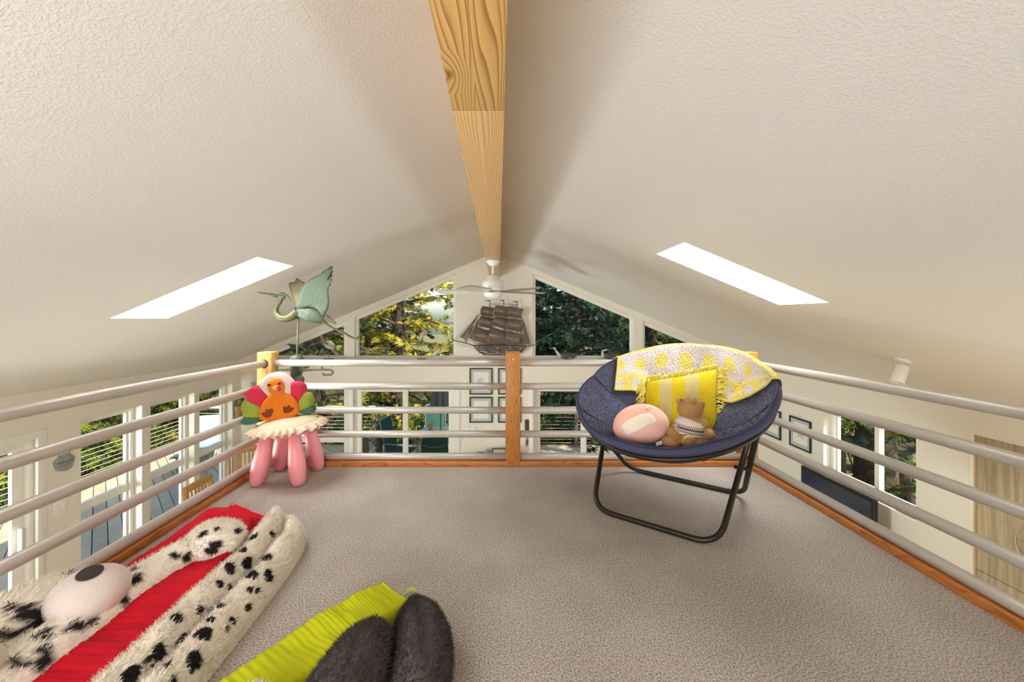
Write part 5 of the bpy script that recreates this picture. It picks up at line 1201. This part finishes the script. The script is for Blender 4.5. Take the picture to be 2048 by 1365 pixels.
def sweater_mat():
    m, nt, b = new_mat('fair_isle_knit'); L = nt.links; tc = N(nt, 'ShaderNodeTexCoord'); sp = N(nt, 'ShaderNodeSeparateXYZ'); L.new(tc.outputs['UV'], sp.inputs[0])
    cr = N(nt, 'ShaderNodeValToRGB'); cr.color_ramp.interpolation = 'CONSTANT'; el = cr.color_ramp.elements; Wt, Rd, Br = srgb(228, 220, 208), srgb(146, 74, 56), srgb(84, 56, 44)
    el[0].position = 0; el[0].color = Wt; el[1].position = 0.18; el[1].color = Br
    for p, c in ((0.26, Wt), (0.34, Br), (0.48, Wt), (0.54, Rd), (0.60, Wt)): q = el.new(p); q.color = c
    zz = N(nt, 'ShaderNodeTexWave', Scale=14.0, wave_profile='TRI'); L.new(tc.outputs['UV'], zz.inputs['Vector'])
    ad = N(nt, 'ShaderNodeMath', operation='MULTIPLY_ADD'); L.new(zz.outputs[1], ad.inputs[0]); ad.inputs[1].default_value = 0.10; L.new(sp.outputs[1], ad.inputs[2]); L.new(ad.outputs[0], cr.inputs[0])
    L.new(cr.outputs[0], b.inputs['Base Color']); b.inputs['Roughness'].default_value = 0.95
    vo = N(nt, 'ShaderNodeTexVoronoi', Scale=70.0); L.new(tc.outputs['UV'], vo.inputs['Vector']); bp = N(nt, 'ShaderNodeBump', Strength=0.5, Distance=0.004); L.new(vo.outputs['Distance'], bp.inputs['Height']); L.new(bp.outputs[0], b.inputs['Normal']); return m
def swe(u, v):
    a = 2*math.pi*u; x0, y0 = lerp(1376, 1385, v), lerp(873, 843, v); rx = np.interp(v, [0, .25, .7, .9, 1], [27, 29.5, 28, 22, 16])
    p = B(x0+rx*math.cos(a), y0-(4*math.cos(a)*-1.2), 0.0); return p+Vector((0, -0.0+rx*K*0.92*math.sin(a)*1.0+0.02-0.025*(1-v), 0))
mb = MB().grid(swe, 40, 14, True, uv=lambda u, v: (u, v)); sw = part(mb, 'sweater', sweater_mat(), t, smooth=True)
mb = MB()
for q in range(3): mb.tube([Vector(swe(k/28, 1.0))+Vector((0, 0, 0.010+0.010*q)) for k in range(28)], 0.0085, 7, closed=True)
part(mb, 'collar', mat('cream_wool', srgb(230, 222, 210), rough=0.95, bump=0.4, bscale=90), t, smooth=True)
part(MB().tube([B(1351, 869, 0.01), B(1366, 858, 0.0)], [0.036, 0.042], 14), 'sleeve', mat('cream_wool_sleeve', srgb(222, 210, 196), rough=0.95, col2=srgb(120, 84, 66), vscale=40), t, smooth=True)
part(MB().blob(B(1362, 881, 0.178), (0.036, 0.008, 0.042)), 'foot_pad', mat('pale_pad', srgb(222, 192, 136), rough=0.95), t, smooth=True)
part(MB().blob(B(1385, 802, 0.02), (0.008, 0.007, 0.006)), 'nose', M_BLACK, t, smooth=True)
part(MB().blob(B(1363, 808, -0.008), (0.007, 0.006, 0.009)), 'ear_spot', mat('dark_ear', srgb(86, 58, 40), rough=0.9), t, smooth=True)  # small dark brown blob set at the ear
def bear_keep(p, n): return not (B(1384, 873).z < p.z < B(1384, 842).z and B(1353, 0).x < p.x < B(1412, 0).x)
fur(bear_w, 14000, 0.011, bear_col, t, 4, 0.8, 0.09, keep=bear_keep)

# ------------------------------------------------------------------ plush sleeping bags on the carpet
CAMV = Vector((0, 0, CAMZ))
def hit_px(bvhs, x, y):
    d = (PX(x, y, 1.0)-CAMV).normalized(); best = None
    for b in bvhs:
        h = b.ray_cast(CAMV, d)
        if h[0] is not None and (best is None or (h[0]-CAMV).length < (best-CAMV).length): best = h[0]
    return best
FURC, SPOTC = srgb(236, 228, 214), srgb(44, 36, 36)
M_RED = mat('red_ribbed_velour', srgb(196, 12, 36), rough=0.85, var=0.2, vscale=6, spec=0.15)
M_FLEECE = mat('cream_fleece', srgb(212, 198, 190), rough=0.95, var=0.06, vscale=8, bump=0.25, bscale=120, sheen=0.2)
def ribbon(path, fn, nu, nv, v0, v1):
    """surface along a floor path; fn(u, v) -> height; v measured to the right of the path"""
    P = smooth_path([Vector((x, y, 0)) for x, y in path], 10); n_ = len(P)-1; mb = MB()
    def at(u):
        k = min(n_-1, int(u*n_)); f = u*n_-k; p = P[k].lerp(P[k+1], f); tg = (P[min(n_, k+2)]-P[max(0, k-1)]).normalized(); return p, Vector((tg.y, -tg.x, 0))
    def g(u, v):
        p, s = at(u); vv = lerp(v0(u) if callable(v0) else v0, v1(u) if callable(v1) else v1, v); return p+s*vv+Vector((0, 0, max(0.001, fn(u, v, vv))))
    return mb.grid(g, nu, nv), at
t = thing('dog_sleeping_bag', 'spotted dog plush sleeping bag with a red ribbed middle beside the left railing', 'sleeping bag', (-1.45, 1.6, 0))
path = [(-1.325, 0.5), (-1.33, 0.9), (-1.335, 1.25), (-1.345, 1.6), (-1.40, 2.0), (-1.50, 2.36), (-1.575, 2.56)]
endf = lambda u: min(1.0, (1-u)/0.20+0.10)
def red_h(u, v, vv):
    edge = min(1, max(0.0, v/0.10), max(0, (1-v)/0.06))**0.5
    return edge*(0.125*endf(u)+0.018)+0.0012*math.sin(u*460)+0.006*noise.noise(Vector((u*46, v*3, 2)))+0.016*noise.noise(Vector((u*9, v*4, 0)))*endf(u)
red, at_ = ribbon(path, red_h, 260, 34, lambda u: -0.34 if u < 0.6 else lerp(-0.34, -0.19, min(1, (u-0.6)/0.33)), lambda u: lerp(0.13, 0.185, max(0, (u-0.7)/0.3)))
skew = lambda v: (v[0], v[1]-(v[0]+1.6)*0.95*max(0, min(1, (v[1]-2.1)/0.4)), v[2])
red.v = [skew(v) for v in red.v]
rp = part(red, 'red_panel', M_RED, t, smooth=True)
# right fur border: two soft rolls
def fur_h(u, v, vv):
    a = math.sqrt(max(0, 1-((v-0.27)/0.29)**2))*0.178; b = math.sqrt(max(0, 1-((v-0.73)/0.27)**2))*0.135
    return max(a, b)*math.sqrt(max(0.0, 1-max(0, (u-0.88)/0.12)**2))*(1+0.16*noise.noise(Vector((u*14, v*3, 5))))
pathr = [(-1.32, 0.5), (-1.325, 0.9), (-1.33, 1.25), (-1.335, 1.6), (-1.35, 1.95), (-1.385, 2.18), (-1.40, 2.31)]
rf, _ = ribbon(pathr, fur_h, 300, 80, 0.085, lambda u: 0.33 if u < 0.72 else lerp(0.33, 0.17, ((u-0.72)/0.28)**2))
# left fur roll, arm and paw
lf = MB().tube(smooth_path([(-1.52, 0.5, 0.10), (-1.515, 1.0, 0.12), (-1.51, 1.4, 0.13), (-1.50, 1.65, 0.13), (-1.47, 1.85, 0.13), (-1.44, 1.95, 0.13)], 14), [lerp(0.105, 0.075, min(1, k/70)) for k in range(71)], 26)
paw = MB().blob((-1.385, 1.95, 0.165), (0.128, 0.12, 0.085), None, 40, 26, lambda u: 1+0.05*noise.noise(u*2.2))
head = MB().blob((-1.70, 1.16, 0.135), (0.185, 0.56, 0.165), None, 70, 36, lambda u: 1+0.05*noise.noise(u*2.0))
fur_parts = [('fur_border', rf), ('fur_arm', lf), ('paw', paw), ('head', head)]
bvs = {n_: m.bvh() for n_, m in fur_parts}; muz = MB().blob((-1.535, 1.495, 0.215), (0.118, 0.135, 0.088), Matrix.Rotation(math.radians(12), 3, 'Z'), 40, 24); muz2 = MB().blob((-1.56, 1.08, 0.23), (0.12, 0.16, 0.085), None, 36, 22)
SP = [(1820, 465, 28, 35), (1690, 505, 35, 50), (1720, 580, 38, 40), (1830, 590, 22, 60), (1570, 540, 45, 32), (1500, 645, 32, 25), (1570, 670, 18, 32), (1705, 685, 14, 28), (1755, 690, 15, 27), (1690, 800, 16, 40), (1590, 900, 20, 35), (1365, 820, 20, 42), (1430, 845, 22, 40), (1435, 890, 35, 22), (1390, 980, 48, 50), (1235, 1050, 45, 50), (1085, 1110, 45, 50), (1205, 875, 42, 28), (1145, 1195, 25, 22), (1330, 1175, 50, 55), (1040, 1225, 28, 30), (890, 1275, 75, 45), (1500, 795, 22, 18), (1550, 955, 12, 22), (1180, 1300, 30, 20), (1855, 305, 20, 25), (1725, 325, 35, 22), (1655, 410, 30, 25),
      (1480, 270, 25, 14), (1380, 305, 38, 18), (1455, 395, 32, 50), (1510, 470, 30, 28), (1280, 460, 35, 22), (1430, 488, 20, 12), (1625, 285, 30, 20), (1190, 450, 42, 25), (920, 610, 50, 28), (850, 760, 55, 35), (910, 540, 30, 20), (190, 840, 95, 55), (310, 860, 55, 45), (235, 920, 48, 38), (300, 985, 65, 40), (510, 930, 50, 30), (305, 1100, 50, 40), (115, 1180, 60, 40), (640, 890, 35, 22), (300, 1190, 45, 40), (75, 800, 60, 20), (470, 570, 70, 16), (30, 1000, 60, 40)]
spots = []
for cx, cy, rx, ry in SP:
    x, y = cx/3.413, 980+cy/3.413; h = hit_px(bvs.values(), x, y)
    if h is not None: spots.append((h, math.sqrt(rx*ry)/3.413*h.y/FOC*1.12))
rr = random.Random(9)
for k in range(26): spots.append((Vector((rr.uniform(-1.15, -1.02), rr.uniform(0.5, 1.3), rr.uniform(0.02, 0.15))), rr.uniform(0.02, 0.04)))
def dog_col(p):
    for c, r in spots:
        dd = (p-c).length
        if dd < r*1.5 and dd < r*(1+0.35*noise.noise(p*38)): return SPOTC
    return FURC
M_SKIN = attr_mat('spotted_pile', 0.95)
for k, (nm, m) in enumerate(fur_parts):
    wv = MB(); wv.v = list(m.v); wv.f = list(m.f)
    m.c = [dog_col(Vector(v)) for v in m.v]; o = part(m, nm, M_SKIN, t, smooth=True)
    fur(wv, {'fur_border': 34000, 'fur_arm': 15000, 'paw': 6000, 'head': 15000}[nm], 0.019, dog_col, o, 20+k, 0.75, 0.10, keep=lambda p, n_: n_.z > -0.35 and p.y > 0.95 and (p.z > 0.012), up=(nm == 'fur_border'))
part(muz, 'muzzle', M_FLEECE, t, smooth=True); part(muz2, 'muzzle', M_FLEECE, t, smooth=True)
mbv = MB(); mbv.blob((-1.535, 1.495, 0.215), (0.118, 0.135, 0.088), Matrix.Rotation(math.radians(12), 3, 'Z'), 40, 24); bb = mbv.bvh(); mb = MB(); ring0 = []
for f in (1.0, 0.6, 0.01):
    for k in range(24):
        a = 2*math.pi*k/24; h = hit_px([bb], 180+f*(31*math.cos(a)*0.95-9*math.sin(a)*0.2), 1148-f*(13*math.sin(a)+11*math.cos(a))) or bb.find_nearest(Vector((-1.53, 1.46, 0.3)))[0]
        mb.v.append(tuple(h+Vector((0.0, -0.0015, 0.004))))
for r in range(2):
    for k in range(24): j = (k+1) % 24; mb.f.append((r*24+k, r*24+j, (r+1)*24+j, (r+1)*24+k))
part(mb, 'nose', mat('black_fleece', srgb(56, 46, 44), rough=0.95), t, smooth=True)
# polka-dot piping at the foot end
tri_ = MB(); pts = [(-1.74, 2.55, 0.025), (-1.66, 2.565, 0.03), (-1.585, 2.52, 0.03), (-1.50, 2.46, 0.03), (-1.43, 2.41, 0.04)]
M_DOT = None
def dot_mat():
    m, nt, b = new_mat('polka_dot_tape'); L = nt.links; tc = N(nt, 'ShaderNodeTexCoord'); vo = N(nt, 'ShaderNodeTexVoronoi', Scale=75.0); vo.inputs['Randomness'].default_value = 0.2; L.new(tc.outputs['Object'], vo.inputs['Vector'])
    lt = N(nt, 'ShaderNodeMath', operation='LESS_THAN'); lt.inputs[1].default_value = 0.32; L.new(vo.outputs['Distance'], lt.inputs[0]); mx = N(nt, 'ShaderNodeMix', data_type='RGBA'); mx.inputs[6].default_value = srgb(206, 20, 44); mx.inputs[7].default_value = srgb(244, 236, 230); L.new(lt.outputs[0], mx.inputs[0]); L.new(mx.outputs[2], b.inputs['Base Color']); return m
M_DOT = dot_mat()
e0, e1 = at_(0.999); part(MB().tube([skew(e0+e1*lerp(-0.19, 0.185, k/14)+Vector((0, 0, 0.022))) for k in range(15)], 0.011, 8), 'dotted_tape', M_DOT, t, smooth=True)
part(MB().tube(smooth_path([(-1.26, 2.31, 0.05), (-1.215, 2.34, 0.06), (-1.19, 2.28, 0.06), (-1.20, 2.18, 0.04)], 5), 0.010, 8), 'hanging_loop', M_DOT, t, smooth=True)

# grey plush bag with a lime ribbed panel
t = thing('grey_sleeping_bag', 'rolled dark grey plush bag with a lime green ribbed panel on the carpet', 'sleeping bag', (-0.5, 1.4, 0))
M_LIME = mat('lime_ribbed_velour', srgb(190, 194, 24), rough=0.85, var=0.15, vscale=6, spec=0.15)
GREYC = srgb(84, 76, 74)
lime_h = lambda u, v, vv: (min(1, v/0.16, max(0, (1-v)/0.10))**0.5)*(0.118*min(1, (1-u)/0.09+0.45))+0.0018*math.sin(u*300)+0.006*noise.noise(Vector((u*30, v*2, 4)))+0.012*noise.noise(Vector((u*7, v*3, 9)))
lime, _ = ribbon([(-0.90, 0.98), (-0.80, 1.17), (-0.675, 1.38), (-0.575, 1.52), (-0.50, 1.605), (-0.425, 1.69)], lime_h, 200, 26, lambda u: -0.135 if u < 0.74 else lerp(-0.135, -0.10, (u-0.74)/0.26), 0.13)
part(lime, 'lime_panel', M_LIME, t, smooth=True)
nf = lambda s: (lambda u: 1+0.10*noise.noise(u*2.4+Vector((s, 0, 0))))
gp = [('plush_arm', MB().blob((-0.455, 1.20, 0.125), (0.112, 0.25, 0.125), Matrix.Rotation(math.radians(-6), 3, 'Z'), 40, 26, nf(1))),
      ('plush_side', MB().blob((-0.265, 1.36, 0.075), (0.105, 0.25, 0.135), Matrix.Rotation(math.radians(8), 3, 'Z'), 40, 26, nf(4))),
      ('plush_side', MB().blob((-0.325, 1.49, 0.065), (0.062, 0.165, 0.095), Matrix.Rotation(math.radians(4), 3, 'Z'), 36, 24, nf(7)))]
for k, (nm, m) in enumerate(gp):
    m.v = [(v[0], v[1], max(v[2], 0.002)) for v in m.v]; wv = MB(); wv.v = list(m.v); wv.f = list(m.f)
    o = part(m, nm, mat('grey_pile_%d' % k, GREYC, rough=0.95, var=0.2, vscale=20), t, smooth=True)
    fur(wv, 13000, 0.016, lambda p: GREYC, o, 40+k, 0.8, 0.10, keep=lambda p, n_: n_.z > -0.3 and p.y > 0.95 and p.z > 0.01)
wm = MB().blob((-0.70, 1.06, 0.12), (0.10, 0.13, 0.095), None, 30, 20, nf(9)); wv = MB(); wv.v = list(wm.v); wv.f = list(wm.f)
o = part(wm, 'white_paw', mat('white_pile', srgb(232, 226, 220), rough=0.95), t, smooth=True); fur(wv, 5000, 0.018, lambda p: srgb(236, 230, 224), o, 51, 0.8, 0.10, keep=lambda p, n_: n_.z > -0.2)
M_LOOP = mat('olive_loop', srgb(176, 172, 116), rough=0.8)
for pts in ([(-0.40, 1.655, 0.06), (-0.385, 1.675, 0.10), (-0.355, 1.672, 0.115), (-0.33, 1.645, 0.10), (-0.322, 1.60, 0.07)], [(-0.285, 1.54, 0.10), (-0.262, 1.575, 0.125), (-0.228, 1.565, 0.12), (-0.212, 1.52, 0.09)]):
    part(MB().tube(smooth_path(pts, 6), [(0.0035, 0.010)]*(6*(len(pts)-1)+1), 8), 'hanging_loop', M_LOOP, t, smooth=True)
# short plush pile in the saucer chair
cb = MB().grid(lambda u, v: bowl(2*math.pi*u, 0.03+0.96*v), 96, 16, True); wvv = cb
NV = [srgb(58, 60, 86), srgb(86, 90, 122), srgb(108, 112, 142), srgb(66, 68, 96)]
ch = [o for o in bpy.data.objects if o.name == 'saucer_chair'][0]; cu_o = [o for o in ch.children if o.name.startswith('cushion')][0]
nr = random.Random(5)
cb.f = [f[::-1] for f in cb.f] if (Vector(cb.v[cb.f[0][1]])-Vector(cb.v[cb.f[0][0]])).cross(Vector(cb.v[cb.f[0][2]])-Vector(cb.v[cb.f[0][0]])).dot(cn) < 0 else cb.f
fur(cb, 42000, 0.010, lambda p: NV[nr.randrange(4)], cu_o, 77, 0.8, 0.12, name='pile')
